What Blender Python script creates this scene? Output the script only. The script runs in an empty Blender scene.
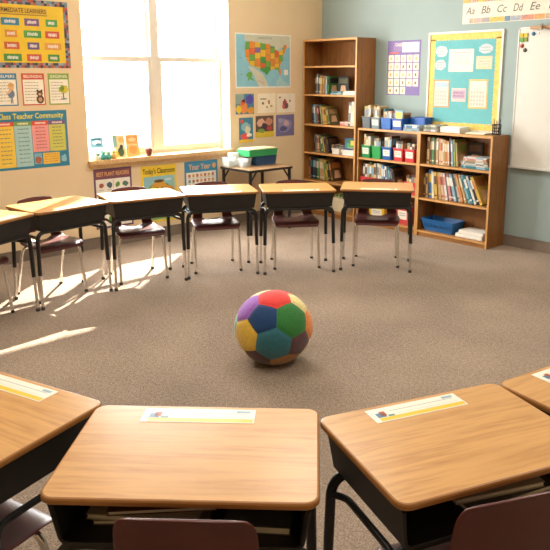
import bpy, bmesh, math, random
from mathutils import Vector, Matrix
random.seed(7)
COL = bpy.context.scene.collection
PI = math.pi

# ------------------------------------------------------------------ materials
def lin(c):
    c = c / 255.0
    return c / 12.92 if c <= 0.04045 else ((c + 0.055) / 1.055) ** 2.4
def rgb(h):
    if isinstance(h, str):
        h = h.lstrip('#'); h = tuple(int(h[i:i+2], 16) for i in (0, 2, 4))
    return (lin(h[0]), lin(h[1]), lin(h[2]), 1.0)
_M = {}
def base_mat(name):
    m = bpy.data.materials.new(name); m.use_nodes = True
    nt = m.node_tree; b = nt.nodes['Principled BSDF']
    return m, nt, b
def ramp(nt, stops):
    r = nt.nodes.new('ShaderNodeValToRGB'); e = r.color_ramp.elements
    e[0].position, e[0].color = stops[0]; e[1].position, e[1].color = stops[-1]
    for p, c in stops[1:-1]:
        k = e.new(p); k.color = c
    return r
def noise(nt, scale, detail=2, vec=None, rough=.5):
    n = nt.nodes.new('ShaderNodeTexNoise'); n.inputs['Scale'].default_value = scale
    n.inputs['Detail'].default_value = detail; n.inputs['Roughness'].default_value = rough
    if vec is not None: nt.links.new(vec, n.inputs['Vector'])
    return n
def objvec(nt, scale=(1, 1, 1)):
    t = nt.nodes.new('ShaderNodeTexCoord'); mp = nt.nodes.new('ShaderNodeMapping')
    nt.links.new(t.outputs['Object'], mp.inputs['Vector']); mp.inputs['Scale'].default_value = scale
    return mp.outputs['Vector']
def mul(c, k): return (min(1, c[0]*k), min(1, c[1]*k), min(1, c[2]*k), 1)
def paint(h, rough=.55, metal=0.0, var=.06, scale=14, coat=0.0, sheen=0.0):
    key = ('p', h, rough, metal, var, scale, coat, sheen)
    if key in _M: return _M[key]
    m, nt, b = base_mat('paint_%s' % str(h).strip('#'))
    c = rgb(h)
    n = noise(nt, scale, 2, objvec(nt)); r = ramp(nt, [(.3, mul(c, 1-var)), (.7, mul(c, 1+var))])
    nt.links.new(n.outputs['Fac'], r.inputs['Fac']); nt.links.new(r.outputs['Color'], b.inputs['Base Color'])
    b.inputs['Roughness'].default_value = rough; b.inputs['Metallic'].default_value = metal
    if coat: b.inputs['Coat Weight'].default_value = coat; b.inputs['Coat Roughness'].default_value = .25
    if sheen: b.inputs['Sheen Weight'].default_value = sheen
    _M[key] = m; return m
def wood(name, light, dark, axis='x', rough=.35, scale=1.0, bump=.02):
    key = ('w', name)
    if key in _M: return _M[key]
    m, nt, b = base_mat(name)
    s = {'x': (1.2, 14, 14), 'z': (14, 14, 1.2)}[axis]
    v = objvec(nt, tuple(k*scale for k in s))
    n1 = noise(nt, 1.0, 3, v, .55)
    v2 = objvec(nt, tuple(k*scale*5 for k in s)); n2 = noise(nt, 1.6, 4, v2, .6)
    mth = nt.nodes.new('ShaderNodeMath'); mth.operation = 'MULTIPLY'; mth.inputs[1].default_value = 5.0
    nt.links.new(n1.outputs['Fac'], mth.inputs[0])
    fr = nt.nodes.new('ShaderNodeMath'); fr.operation = 'PINGPONG'; fr.inputs[1].default_value = .5
    nt.links.new(mth.outputs[0], fr.inputs[0])
    ad = nt.nodes.new('ShaderNodeMath'); ad.operation = 'MULTIPLY_ADD'; ad.inputs[1].default_value = .7
    nt.links.new(fr.outputs[0], ad.inputs[0])
    m2 = nt.nodes.new('ShaderNodeMath'); m2.operation = 'MULTIPLY'; m2.inputs[1].default_value = .7
    nt.links.new(n2.outputs['Fac'], m2.inputs[0]); nt.links.new(m2.outputs[0], ad.inputs[2])
    r = ramp(nt, [(.2, rgb(dark)), (.5, mul(rgb(light), .86)), (.85, rgb(light))])
    nt.links.new(ad.outputs[0], r.inputs['Fac']); nt.links.new(r.outputs['Color'], b.inputs['Base Color'])
    b.inputs['Roughness'].default_value = rough
    bp = nt.nodes.new('ShaderNodeBump'); bp.inputs['Strength'].default_value = bump; bp.inputs['Distance'].default_value = .01
    nt.links.new(n2.outputs['Fac'], bp.inputs['Height']); nt.links.new(bp.outputs['Normal'], b.inputs['Normal'])
    _M[key] = m; return m
def carpet():
    m, nt, b = base_mat('speckled_carpet')
    v = objvec(nt)
    n1 = noise(nt, 150, 4, v, .8); n2 = noise(nt, 1.4, 3, v); n3 = noise(nt, 48, 3, v, .75)
    r1 = ramp(nt, [(.32, rgb('605348')), (.46, rgb('928171')), (.55, rgb('a79585')), (.68, rgb('cfc0b0'))])
    nt.links.new(n1.outputs['Fac'], r1.inputs['Fac'])
    r2 = ramp(nt, [(.3, (.80, .80, .80, 1)), (.7, (1.1, 1.09, 1.07, 1))])
    nt.links.new(n2.outputs['Fac'], r2.inputs['Fac'])
    r3 = ramp(nt, [(.34, (.80, .79, .78, 1)), (.66, (1.18, 1.17, 1.16, 1))])
    nt.links.new(n3.outputs['Fac'], r3.inputs['Fac'])
    x = nt.nodes.new('ShaderNodeMixRGB'); x.blend_type = 'MULTIPLY'; x.inputs[0].default_value = 1
    nt.links.new(r1.outputs[0], x.inputs[1]); nt.links.new(r2.outputs[0], x.inputs[2])
    y = nt.nodes.new('ShaderNodeMixRGB'); y.blend_type = 'MULTIPLY'; y.inputs[0].default_value = 1
    nt.links.new(x.outputs[0], y.inputs[1]); nt.links.new(r3.outputs[0], y.inputs[2])
    nt.links.new(y.outputs[0], b.inputs['Base Color'])
    b.inputs['Roughness'].default_value = .95; b.inputs['Specular IOR Level'].default_value = .15
    bp = nt.nodes.new('ShaderNodeBump'); bp.inputs['Strength'].default_value = .6; bp.inputs['Distance'].default_value = .012
    nt.links.new(n1.outputs['Fac'], bp.inputs['Height']); nt.links.new(bp.outputs['Normal'], b.inputs['Normal'])
    return m
def fabric(h):
    key = ('f', h)
    if key in _M: return _M[key]
    m, nt, b = base_mat('felt_%s' % h)
    c = rgb(h); v = objvec(nt)
    n = noise(nt, 160, 2, v, .7); r = ramp(nt, [(.3, mul(c, .72)), (.7, mul(c, 1.2))])
    nt.links.new(n.outputs['Fac'], r.inputs['Fac']); nt.links.new(r.outputs[0], b.inputs['Base Color'])
    b.inputs['Roughness'].default_value = .9; b.inputs['Sheen Weight'].default_value = .25
    bp = nt.nodes.new('ShaderNodeBump'); bp.inputs['Strength'].default_value = .35; bp.inputs['Distance'].default_value = .004
    nt.links.new(n.outputs['Fac'], bp.inputs['Height']); nt.links.new(bp.outputs['Normal'], b.inputs['Normal'])
    _M[key] = m; return m
def clear_plastic(name='clear_plastic', tint=(.93, .96, .97, 1), amt=.35):
    if name in _M: return _M[name]
    m = bpy.data.materials.new(name); m.use_nodes = True; nt = m.node_tree; nt.nodes.clear()
    o = nt.nodes.new('ShaderNodeOutputMaterial'); mx = nt.nodes.new('ShaderNodeMixShader')
    t = nt.nodes.new('ShaderNodeBsdfTransparent'); g = nt.nodes.new('ShaderNodeBsdfPrincipled')
    t.inputs[0].default_value = tint; g.inputs['Base Color'].default_value = (.85, .87, .88, 1); g.inputs['Roughness'].default_value = .15
    n = noise(nt, 6, 1, objvec(nt)); r = ramp(nt, [(.2, (amt*.9,)*3+(1,)), (.8, (amt*1.1,)*3+(1,))])
    nt.links.new(n.outputs['Fac'], r.inputs['Fac']); nt.links.new(r.outputs[0], mx.inputs[0])
    nt.links.new(t.outputs[0], mx.inputs[1]); nt.links.new(g.outputs[0], mx.inputs[2]); nt.links.new(mx.outputs[0], o.inputs[0])
    _M[name] = m; return m

OAK = wood('oak_laminate', 'd6a262', 'b37d42', 'x', .28)
OAK_EDGE = paint('a06c36', .4)
SHELFWOOD = wood('bookcase_oak', '9c6834', '77491f', 'z', .42)
SHELFWOODX = wood('bookcase_oak_across', 'a8743f', '82542a', 'x', .42)
SHELFEDGE = paint('c89458', .45)
BLACK = paint('1b1a1a', .42, var=.1)
BOXBLACK = paint('1f1d1c', .5, var=.12)
CHROME = paint('e4e3e0', .2, 1.0, var=.03)
MAROON = paint('5a2824', .36, var=.08, coat=.2)
RUBBER = paint('3a3836', .8)
WHITE = paint('f1efe8', .5, var=.02)
PAPER = paint('e2dccb', .7, var=.03)

# ------------------------------------------------------------------ mesh builder
class MB:
    def __init__(s): s.v = []; s.f = []; s.mi = []; s.sm = []; s.mats = []
    def slot(s, m):
        if m not in s.mats: s.mats.append(m)
        return s.mats.index(m)
    def add(s, vs, fs, m, smooth=False):
        o = len(s.v); k = s.slot(m)
        s.v += [tuple(p) for p in vs]
        for f in fs: s.f.append([i+o for i in f]); s.mi.append(k); s.sm.append(smooth)
    def box(s, x0, x1, y0, y1, z0, z1, m):
        vs = [(x, y, z) for z in (z0, z1) for y in (y0, y1) for x in (x0, x1)]
        s.add(vs, [(0,2,3,1),(4,5,7,6),(0,1,5,4),(2,6,7,3),(0,4,6,2),(1,3,7,5)], m)
    def tube(s, pts, r, m, n=10, bend=0, steps=6, caps=True):
        P = [Vector(p) for p in pts]
        if bend:
            Q = [P[0]]
            for i in range(1, len(P)-1):
                a, b, c = P[i-1], P[i], P[i+1]
                d1 = (a-b); d2 = (c-b); k = min(bend, d1.length*.49, d2.length*.49)
                p1 = b+d1.normalized()*k; p2 = b+d2.normalized()*k
                for j in range(steps+1):
                    t = j/steps; Q.append(p1*(1-t)**2+b*2*t*(1-t)+p2*t*t)
            Q.append(P[-1]); P = Q
        rs = r if isinstance(r, list) else [r]*len(P)
        T = [(P[min(i+1, len(P)-1)]-P[max(i-1, 0)]).normalized() for i in range(len(P))]
        up = Vector((0, 0, 1)) if abs(T[0].z) < .9 else Vector((1, 0, 0))
        nrm = T[0].cross(up).normalized(); vs = []; fs = []
        for i, p in enumerate(P):
            nrm = (nrm-T[i]*nrm.dot(T[i])).normalized(); bn = T[i].cross(nrm)
            for k in range(n):
                a = 2*PI*k/n; vs.append(p+(nrm*math.cos(a)+bn*math.sin(a))*rs[i])
        for i in range(len(P)-1):
            for k in range(n): fs.append((i*n+k, i*n+(k+1) % n, (i+1)*n+(k+1) % n, (i+1)*n+k))
        s.add(vs, fs, m, True)
        if caps:
            s.add([vs[k] for k in range(n)], [tuple(range(n-1, -1, -1))], m)
            s.add([vs[(len(P)-1)*n+k] for k in range(n)], [tuple(range(n))], m)
    def lathe(s, prof, m, c=(0, 0, 0), n=20, smooth=True):
        vs = []; fs = []
        for r, z in prof:
            for k in range(n):
                a = 2*PI*k/n; vs.append((c[0]+r*math.cos(a), c[1]+r*math.sin(a), c[2]+z))
        for i in range(len(prof)-1):
            for k in range(n): fs.append((i*n+k, i*n+(k+1) % n, (i+1)*n+(k+1) % n, (i+1)*n+k))
        s.add(vs, fs, m, smooth)
        s.add(vs[:n], [tuple(range(n-1, -1, -1))], m); s.add(vs[-n:], [tuple(range(n))], m)
    def rings(s, rings, m, mside=None, capb=True, capt=True):
        n = len(rings[0]); vs = [p for r in rings for p in r]; fs = []
        for i in range(len(rings)-1):
            for k in range(n): fs.append((i*n+k, i*n+(k+1) % n, (i+1)*n+(k+1) % n, (i+1)*n+k))
        s.add(vs, fs, mside or m)
        if capb: s.add(rings[0], [tuple(range(n-1, -1, -1))], m)
        if capt: s.add(rings[-1], [tuple(range(n))], m)
    def build(s, name, parent=None, loc=None, rot=None):
        me = bpy.data.meshes.new(name); me.from_pydata(s.v, [], s.f)
        for m in s.mats: me.materials.append(m)
        for p, k, sm in zip(me.polygons, s.mi, s.sm): p.material_index = k; p.use_smooth = sm
        me.update()
        o = bpy.data.objects.new(name, me); COL.objects.link(o)
        if parent: o.parent = parent
        if loc is not None: o.location = loc
        if rot is not None: o.rotation_euler = rot
        return o
def rrect(hx, hy, r, z, n=6, inset=0, cx=0, cy=0):
    hx -= inset; hy -= inset; r = max(.0005, r-inset); out = []
    for sx, sy, a0 in ((1, 1, 0), (-1, 1, PI/2), (-1, -1, PI), (1, -1, 1.5*PI)):
        for j in range(n+1):
            a = a0+PI/2*j/n
            out.append((cx+sx*(hx-r)+r*math.cos(a), cy+sy*(hy-r)+r*math.sin(a), z))
    return out
def tag(o, label, cat, group=None, kind=None):
    if label: o['label'] = label
    if cat: o['category'] = cat
    if group: o['group'] = group
    if kind: o['kind'] = kind
    return o
def empty(name, loc=(0, 0, 0), rz=0):
    o = bpy.data.objects.new(name, None); o.empty_display_size = .1; COL.objects.link(o)
    o.location = loc; o.rotation_euler = (0, 0, rz); return o
def copy_tree(o, parent=None):
    c = o.copy(); COL.objects.link(c); c.parent = parent
    if parent is not None: c.matrix_parent_inverse = o.matrix_parent_inverse
    for ch in list(o.children): copy_tree(ch, c)
    return c
def struct(mb, name, parent=None, **k):
    o = mb.build(name, parent, **k)
    if parent is None: o['kind'] = 'structure'
    return o
def bevel(o, w=.003, seg=2):
    b = o.modifiers.new('bevel', 'BEVEL'); b.width = w; b.segments = seg; b.limit_method = 'ANGLE'; return o

_T = {}
def text_polys(txt, size, shear=0.0, bold=0.0):
    key = (txt, shear, bold)
    if key not in _T:
        cu = bpy.data.curves.new('lettering', 'FONT'); cu.body = txt; cu.size = 1; cu.align_x = 'CENTER'; cu.align_y = 'CENTER'
        cu.shear = shear; cu.offset = bold; cu.resolution_u = 3
        o = bpy.data.objects.new('lettering', cu); COL.objects.link(o)
        dg = bpy.context.evaluated_depsgraph_get(); me = bpy.data.meshes.new_from_object(o.evaluated_get(dg))
        _T[key] = ([(v.co.x, v.co.y) for v in me.vertices], [tuple(p.vertices) for p in me.polygons])
        bpy.data.objects.remove(o); bpy.data.curves.remove(cu); bpy.data.meshes.remove(me)
    vs, fs = _T[key]
    return [(x*size, y*size) for x, y in vs], fs

# flat printed sheets pinned to a wall: local u (right), v (up), w (out of the wall)
class Sheet:
    def __init__(s, wall, u0, v0, off=0.0006):
        s.mb = MB(); s.wall = wall; s.u0 = u0; s.v0 = v0; s.off = off
    def P(s, u, v, w):      # mesh-local
        return (w, u, v) if s.wall == 'L' else (u, -w, v)
    def poly(s, pts, col, layer, rough=.6):
        w = .0012+.0007*layer
        m = col if not isinstance(col, str) else paint(col, rough, var=.04)
        area = sum(pts[i][0]*pts[(i+1) % len(pts)][1]-pts[(i+1) % len(pts)][0]*pts[i][1] for i in range(len(pts)))
        if area < 0: pts = pts[::-1]
        s.mb.add([s.P(u, v, w) for u, v in pts], [tuple(range(len(pts)))], m)
    def rect(s, u0, v0, u1, v1, col, layer): s.poly([(u0, v0), (u1, v0), (u1, v1), (u0, v1)], col, layer)
    def blob(s, cu, cv, ru, rv, col, layer, n=14, jit=0.0, rot=0):
        pts = []
        for k in range(n):
            a = 2*PI*k/n; j = 1+random.uniform(-jit, jit); x = ru*math.cos(a)*j; y = rv*math.sin(a)*j
            pts.append((cu+x*math.cos(rot)-y*math.sin(rot), cv+x*math.sin(rot)+y*math.cos(rot)))
        s.poly(pts, col, layer)
    def text(s, txt, cu, cv, size, col, layer, width=None, shear=0, bold=.0):
        vs, fs = text_polys(txt, size, shear, bold)
        if width:
            w = max(v[0] for v in vs)-min(v[0] for v in vs); k = width/w
            vs = [(x*k, y) for x, y in vs]
        h = .0012+.0007*layer
        s.mb.add([s.P(cu+x, cv+y, h) for x, y in vs], fs, paint(col, .6, var=.02))
    def lines(s, u0, v0, u1, v1, n, col, layer, h=.006):
        for i in range(n):
            v = v1-(i+.5)*(v1-v0)/n; u = u0
            while u < u1-.006:
                L = random.uniform(.012, .03); e = min(u1, u+L)
                s.rect(u, v-h/2, e, v+h/2, col, layer); u = e+.007
            if random.random() < .3: pass
    def body(s, u0, v0, u1, v1, col, thick=.0012):
        m = paint(col, .6, var=.04) if isinstance(col, str) else col
        if s.wall == 'L': s.mb.box(0, thick, u0, u1, v0, v1, m)
        else: s.mb.box(u0, u1, -thick, 0, v0, v1, m)
    def build(s, name):
        loc = (s.off, s.u0, s.v0) if s.wall == 'L' else (s.u0, -s.off, s.v0)
        return s.mb.build(name, None, loc)

# ------------------------------------------------------------------ room shell
RX, RY, RH = 8.6, -8.6, 3.3
WALLTAN = paint('e3caa2', .8, var=.02, scale=3)
WALLBLUE = paint('97a8a6', .8, var=.02, scale=3)
b = MB(); b.box(-.2, RX, RY, .2, -.1, 0, carpet()); struct(b, 'floor')
b = MB(); b.box(-.2, RX, RY, .2, RH, RH+.1, paint('eeeae0', .85, var=.02)); struct(b, 'ceiling')
WY0, WY1, WZ0, WZ1 = -3.055, -1.39, .80, 2.935
b = MB()
b.box(-.2, 0, RY, WY0, 0, RH, WALLTAN); b.box(-.2, 0, WY1, .2, 0, RH, WALLTAN)
b.box(-.2, 0, WY0, WY1, 0, WZ0, WALLTAN); b.box(-.2, 0, WY0, WY1, WZ1, RH, WALLTAN)
struct(b, 'wall_left')
b = MB(); b.box(0, RX, 0, .2, 0, RH, WALLBLUE); struct(b, 'wall_right')
b = MB(); b.box(RX, RX+.2, RY-.2, .2, 0, RH, WALLTAN); struct(b, 'wall_rear')
b = MB(); b.box(-.2, RX+.2, RY-.2, RY, 0, RH, WALLTAN); struct(b, 'wall_near')
BASE = paint('7d6e60', .6)
b = MB(); b.box(0, .012, RY, 0, 0, .105, BASE); b.box(0, .016, RY, 0, .095, .105, BASE); struct(b, 'baseboard_left')
b = MB(); b.box(.012, RX, -.012, 0, 0, .105, BASE); b.box(.016, RX, -.016, 0, .095, .105, BASE); struct(b, 'baseboard_right')
# window: frame set deep in the reveal, two double-hung units
win = empty('window_1', (-.15, (WY0+WY1)/2, WZ0+.045)); win['kind'] = 'structure'
WW = (WY1-WY0)/2; WHT = WZ1-WZ0-.045
FR = paint('dbd1c2', .45, var=.02)
b = MB()
b.box(-.05, 0, -WW, -WW+.035, 0, WHT, FR); b.box(-.05, 0, WW-.035, WW, 0, WHT, FR)
b.box(-.05, -.001, -WW+.035, WW-.035, 0, .03, FR); b.box(-.05, -.001, -WW+.035, WW-.035, WHT-.04, WHT, FR)
struct(b, 'window_frame', win)
b = MB(); b.box(-.051, .016, -.045, .045, .03, WHT-.04, FR); struct(b, 'mullion', win)
ZM = 1.79-.845
for sy in (-1, 1):
    ya, yb = (.045, WW-.035) if sy > 0 else (-WW+.035, -.045)
    b = MB()        # lower sash (inner)
    b.box(-.02, .012, ya+.001, ya+.035, .031, ZM-.03, FR); b.box(-.02, .012, yb-.035, yb-.001, .031, ZM-.03, FR)
    b.box(-.019, .011, ya+.035, yb-.035, .031, .075, FR); b.box(-.0195, .014, ya, yb, ZM-.03, ZM+.02, FR)
    s = struct(b, 'lower_sash', win)
    b = MB(); b.box(-.006, -.003, ya+.03, yb-.03, .07, ZM-.02, clear_plastic('window_glass', (1, 1, 1, 1), .04)); b.build('pane', s)
    b = MB()        # upper sash (outer) with thin grille
    b.box(-.049, -.022, ya+.001, ya+.03, ZM-.02, WHT-.041, FR); b.box(-.049, -.022, yb-.03, yb-.001, ZM-.02, WHT-.041, FR)
    b.box(-.049, -.023, ya+.03, yb-.03, ZM-.02, ZM+.02, FR); b.box(-.049, -.023, ya+.03, yb-.03, WHT-.075, WHT-.041, FR)
    s = struct(b, 'upper_sash', win)
    b = MB()
    for k in (1, 2):
        y = ya+(yb-ya)*k/3; b.box(-.042, -.038, y-.004, y+.004, ZM+.02, WHT-.075, FR)
    z = ZM+.45; b.box(-.043, -.037, ya, yb, z-.004, z+.004, FR)
    b.build('muntin', s)
    b = MB(); b.box(-.036, -.033, ya+.025, yb-.025, ZM+.015, WHT-.07, clear_plastic('window_glass', (1, 1, 1, 1), .04)); b.build('pane', s)
b = MB(); b.box(-.15, 0, WY1-.004, WY1, .845, WZ1, WHITE); b.box(-.15, 0, WY0, WY0+.004, .845, WZ1, WHITE); b.box(-.15, 0, WY0, WY1, WZ1-.004, WZ1, WHITE)
struct(b, 'trim_1')
SILLW = wood('sill_wood', 'e2b983', 'c4935a', 'x', .4)
b = MB(); b.rings([[(x, y, z) for x, y in ((-.15, WY0), (0, WY0), (0, WY0-.012), (.05, WY0-.012), (.05, WY1+.035), (0, WY1+.035), (0, WY1), (-.15, WY1))] for z in (WZ0+.005, .845)], SILLW)
struct(b, 'trim_2')
b = MB(); b.box(.0, .024, WY0, WY1+.02, WZ0-.03, WZ0+.005, SILLW); struct(b, 'trim_3')

# ------------------------------------------------------------------ school desks
W, D, TZ = .612, .44, .704
def make_desk():
    t = empty('school_desk')
    b = MB(); hx, hy, r = W/2, D/2, .035
    b.rings([rrect(hx, hy, r, TZ-.019, inset=.004), rrect(hx, hy, r, TZ-.015), rrect(hx, hy, r, TZ-.006), rrect(hx, hy, r, TZ-.0015, inset=.002), rrect(hx, hy, r, TZ, inset=.006)], OAK, OAK_EDGE)
    b.build('tabletop', t)
    b = MB(); z0, z1 = .565, TZ-.019; th = .006
    def wall(p):    # closed prism from bottom/top quads
        b.add(p, [(3,2,1,0),(4,5,6,7),(0,1,5,4),(1,2,6,5),(2,3,7,6),(3,0,4,7)], BOXBLACK)
    xb, xt, yb0, yt0, yb1, yt1 = .268, .284, -.19, -.2, .185, .203
    b.box(-xb, xb, yb0, yb1, z0, z0+th, BOXBLACK)
    wall([(-xb, yb1-th, z0), (xb, yb1-th, z0), (xb, yb1, z0), (-xb, yb1, z0), (-xt, yt1-th, z1), (xt, yt1-th, z1), (xt, yt1, z1), (-xt, yt1, z1)])
    for s in (-1, 1):
        q = [(s*(xb-th), yb0, z0), (s*xb, yb0, z0), (s*xb, yb1, z0), (s*(xb-th), yb1, z0), (s*(xt-th), yt0, z1), (s*xt, yt0, z1), (s*xt, yt1, z1), (s*(xt-th), yt1, z1)]
        if s < 0: q = [q[i] for i in (1, 0, 3, 2, 5, 4, 7, 6)]
        wall(q)
    b.tube([(-xt, yt0, z1-.01), (-xb, yb0, z0+.004), (xb, yb0, z0+.004), (xt, yt0, z1-.01)], .005, BOXBLACK, 8, .02)
    bevel(b.build('book_box', t), .003)
    lx = .289
    for y, nm in ((.165, 'f'), (-.165, 'r')):
        b = MB(); b.tube([(-lx, y*1.05, .25), (-lx+.006, y, z0-.014), (lx-.006, y, z0-.014), (lx, y*1.05, .25)], .0145, BLACK, 12, .062, 8)
        fr = b.build('leg_frame', t)
        for s in (-1, 1):
            b = MB(); b.tube([(s*lx, y*1.05, .27), (s*(lx+.003), y*1.12, .014)], .0105, CHROME, 12)
            l = b.build('leg', fr)
            b = MB(); b.lathe([(.0135, 0), (.0145, .004), (.0135, .018), (.0115, .022)], RUBBER, (s*(lx+.003), y*1.12, 0), 14); b.build('foot_cap', fr)
    for s in (-1, 1):
        b = MB(); b.tube([(s*(lx-.004), .16, .50), (s*(lx-.03), .12, .507), (s*(lx-.03), -.12, .507), (s*(lx-.004), -.16, .50)], .010, BLACK, 10, .03); b.build('side_rail', t)
    b = MB(); y0, y1 = .125, .2; c = -.015
    b.box(c-.15, c+.15, y0, y1, TZ, TZ+.0009, paint('eeeadc', .35, var=.03))
    z = TZ+.0012
    def q(x0, x1, ya, yb_, col): b.add([(x0, ya, z), (x1, ya, z), (x1, yb_, z), (x0, yb_, z)], [(0, 1, 2, 3)], paint(col, .35))
    q(c-.132, c+.146, y0+.004, y0+.022, 'edc22e')
    q(c-.085, c+.13, y1-.026, y1-.0235, '9aa3a8'); q(c-.10, c+.135, y1-.045, y1-.0435, 'b9bdbb')
    q(c-.132, c-.105, y0+.024, y0+.048, '4c7a9c'); q(c-.118, c-.1, y0+.030, y0+.055, 'c8643c'); q(c-.1, c-.08, y0+.022, y0+.032, '3f8b83')
    q(c+.10, c+.135, y1-.02, y1-.008, '8fb0bd')
    tg = b.build('name_tag', t); tg['label'] = 'white and yellow name strip'
    return t
desk0 = make_desk()
near = [
 (4.106, -5.474, 19, 'oak-topped black school desk cut off by the left edge, in the near row'),
 (4.700, -5.126, 45.5, 'near oak-topped desk straight ahead with papers in its box, second from left'),
 (5.104, -4.578, 70.2, 'near oak-topped desk right of centre with a bright name strip and visible black leg'),
 (5.276, -3.968, 80, 'oak-topped school desk of which only a corner shows at the right edge'),
]
far = [
 (1.355, -4.535, 114.6, 'far-row school desk cut off by the left edge, below the big multicoloured chart'),
 (1.184, -3.900, 97.7, 'far-row school desk second from left, standing over bright sun streaks left of the window'),
 (1.234, -3.238, 77.7, 'far-row school desk with sun-bleached top in front of the posters under the window'),
 (1.43, -2.622, 62.9, 'far-row school desk in front of the blue-headed poster, below the right window pane'),
 (1.793, -2.072, 55.4, 'far-row school desk in front of the small black corner table and tall bookcase'),
 (2.215, -1.520, 39.8, 'rightmost school desk of the far row, in front of the bookcase with coloured bins'),
]
desks = []
for i, (x, y, a, lab) in enumerate(near+far):
    o = desk0 if i == 0 else copy_tree(desk0)
    isfar = i >= len(near)
    o.location = (x, y, 0); o.rotation_euler = (0, 0, math.radians(a+(180 if isfar else 0)))
    o.scale.x = {1: 1.035, 8: 1.0, 9: 1.0}.get(i, .985); o.scale.y = 1.025 if i == 1 else 1
    tag(o, lab, 'desk', 'far row of school desks' if isfar else 'near row of school desks'); desks.append(o)

# ------------------------------------------------------------------ school chairs
def catmull(P, n):
    out = []; m = len(P)-1
    for i in range(n):
        t = i/(n-1)*m; k = min(int(t), m-1); f = t-k
        p0, p1, p2, p3 = P[max(k-1, 0)], P[k], P[k+1], P[min(k+2, m)]
        out.append(tuple(.5*(2*b_+(c_-a_)*f+(2*a_-5*b_+4*c_-d_)*f*f+(3*b_-a_-3*c_+d_)*f**3) for a_, b_, c_, d_ in zip(p0, p1, p2, p3)))
    return out
def make_chair():
    t = empty('school_chair')
    # y, z, half width, dish (edges raised on seat / pulled forward on the back)
    prof = [(.172, .370, .172, 0), (.162, .392, .188, 0), (.115, .404, .198, .004), (.02, .398, .200, .010), (-.07, .397, .194, .012), (-.112, .410, .180, .014),
            (-.136, .450, .168, .014), (-.148, .52, .162, .016), (-.160, .60, .159, .018), (-.173, .675, .155, .018), (-.180, .705, .142, .016), (-.182, .714, .126, .014)]
    R = catmull(prof, 45); nc = 17
    bm = bmesh.new(); G = []
    for i, (y, z, hw, d) in enumerate(R):
        a = R[max(0, i-1)]; c = R[min(len(R)-1, i+1)]; tv = Vector((0, c[0]-a[0], c[1]-a[1])).normalized()
        nv = Vector((0, tv.z, -tv.y)); nv = nv if (nv.y+nv.z) > 0 else -nv
        row = []
        for j in range(nc):
            u = -1+2*j/(nc-1); arch = .012*(1-u*u)*max(0, min(1, (z-.60)/.1)); row.append(bm.verts.new(Vector((u*hw, y, z+arch))+nv*(d*abs(u)**2.2)))
        G.append(row)
    for i in range(len(R)-1):
        for j in range(nc-1):
            zc = (R[i][1]+R[i+1][1])/2; yc = R[i][0]; u = (-1+2*(j+.5)/(nc-1))*.165
            if yc < -.085 and ((u/.080)**4+((zc-.440)/.034)**4) < 1: continue
            bm.faces.new((G[i][j], G[i][j+1], G[i+1][j+1], G[i+1][j]))
    for f in bm.faces: f.smooth = True
    bmesh.ops.recalc_face_normals(bm, faces=bm.faces)
    me = bpy.data.meshes.new('seat_shell'); bm.to_mesh(me); bm.free(); me.materials.append(MAROON)
    o = bpy.data.objects.new('seat_shell', me); COL.objects.link(o); o.parent = t
    s = o.modifiers.new('thick', 'SOLIDIFY'); s.thickness = .007; s.offset = 0
    s = o.modifiers.new('smooth', 'SUBSURF'); s.levels = 1; s.render_levels = 1
    for s in (-1, 1):
        for pts in ([(s*.192, .150, .012), (s*.182, .105, .384), (0, .095, .384)], [(s*.182, -.185, .012), (s*.170, -.085, .384), (0, -.075, .384)]):
            b = MB(); b.tube(pts, .0112, CHROME, 12, .062, 8); l = b.build('leg', t)
            b = MB(); b.lathe([(.012, 0), (.014, .003), (.013, .016), (.0105, .020)], RUBBER, (pts[0][0], pts[0][1], 0), 12); b.build('foot_cap', l)
    b = MB()
    b.tube([(0, .095, .384), (0, -.075, .384)], .009, CHROME, 8)
    b.build('crossbar', t)
    return t
chair0 = make_chair()
def chair_at(i, dist, side, dr, lab, group, first=False):
    d = desks[i]; a = d.rotation_euler.z; ax = Vector((math.cos(a), math.sin(a), 0)); ay = Vector((-math.sin(a), math.cos(a), 0))
    o = chair0 if first else copy_tree(chair0)
    o.location = d.location-ay*dist+ax*side; o.rotation_euler = (0, 0, a+math.radians(dr)); tag(o, lab, 'chair', group)
chair_at(1, .140, .031, 0, 'maroon plastic chair at the near centre desk, its back top at the bottom edge', 'near school chairs', True)
chair_at(0, .09, .05, 0, 'maroon chair under the near left desk, only its shiny seat corner showing', 'near school chairs')
chair_at(2, .137, -.032, -5, 'maroon plastic chair in the bottom right corner, tucked at the near right desk', 'near school chairs')
for i, sd, lab in ((4, 0, 'maroon chair at the left edge behind the cut-off far desk'), (5, .03, 'maroon chair second from left in the far row, legs standing in sun streaks'),
               (6, .015, 'maroon chair with sunlit seat behind the desk below the left window posters'), (7, .02, 'maroon chair behind the far desk below the right window pane'),
               (8, -.0, 'maroon chair behind the far desk by the small black corner table'), (9, .0, 'maroon chair behind the rightmost far desk before the coloured bins')):
    chair_at(i, .105, sd, 0, lab, 'far school chairs')

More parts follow.
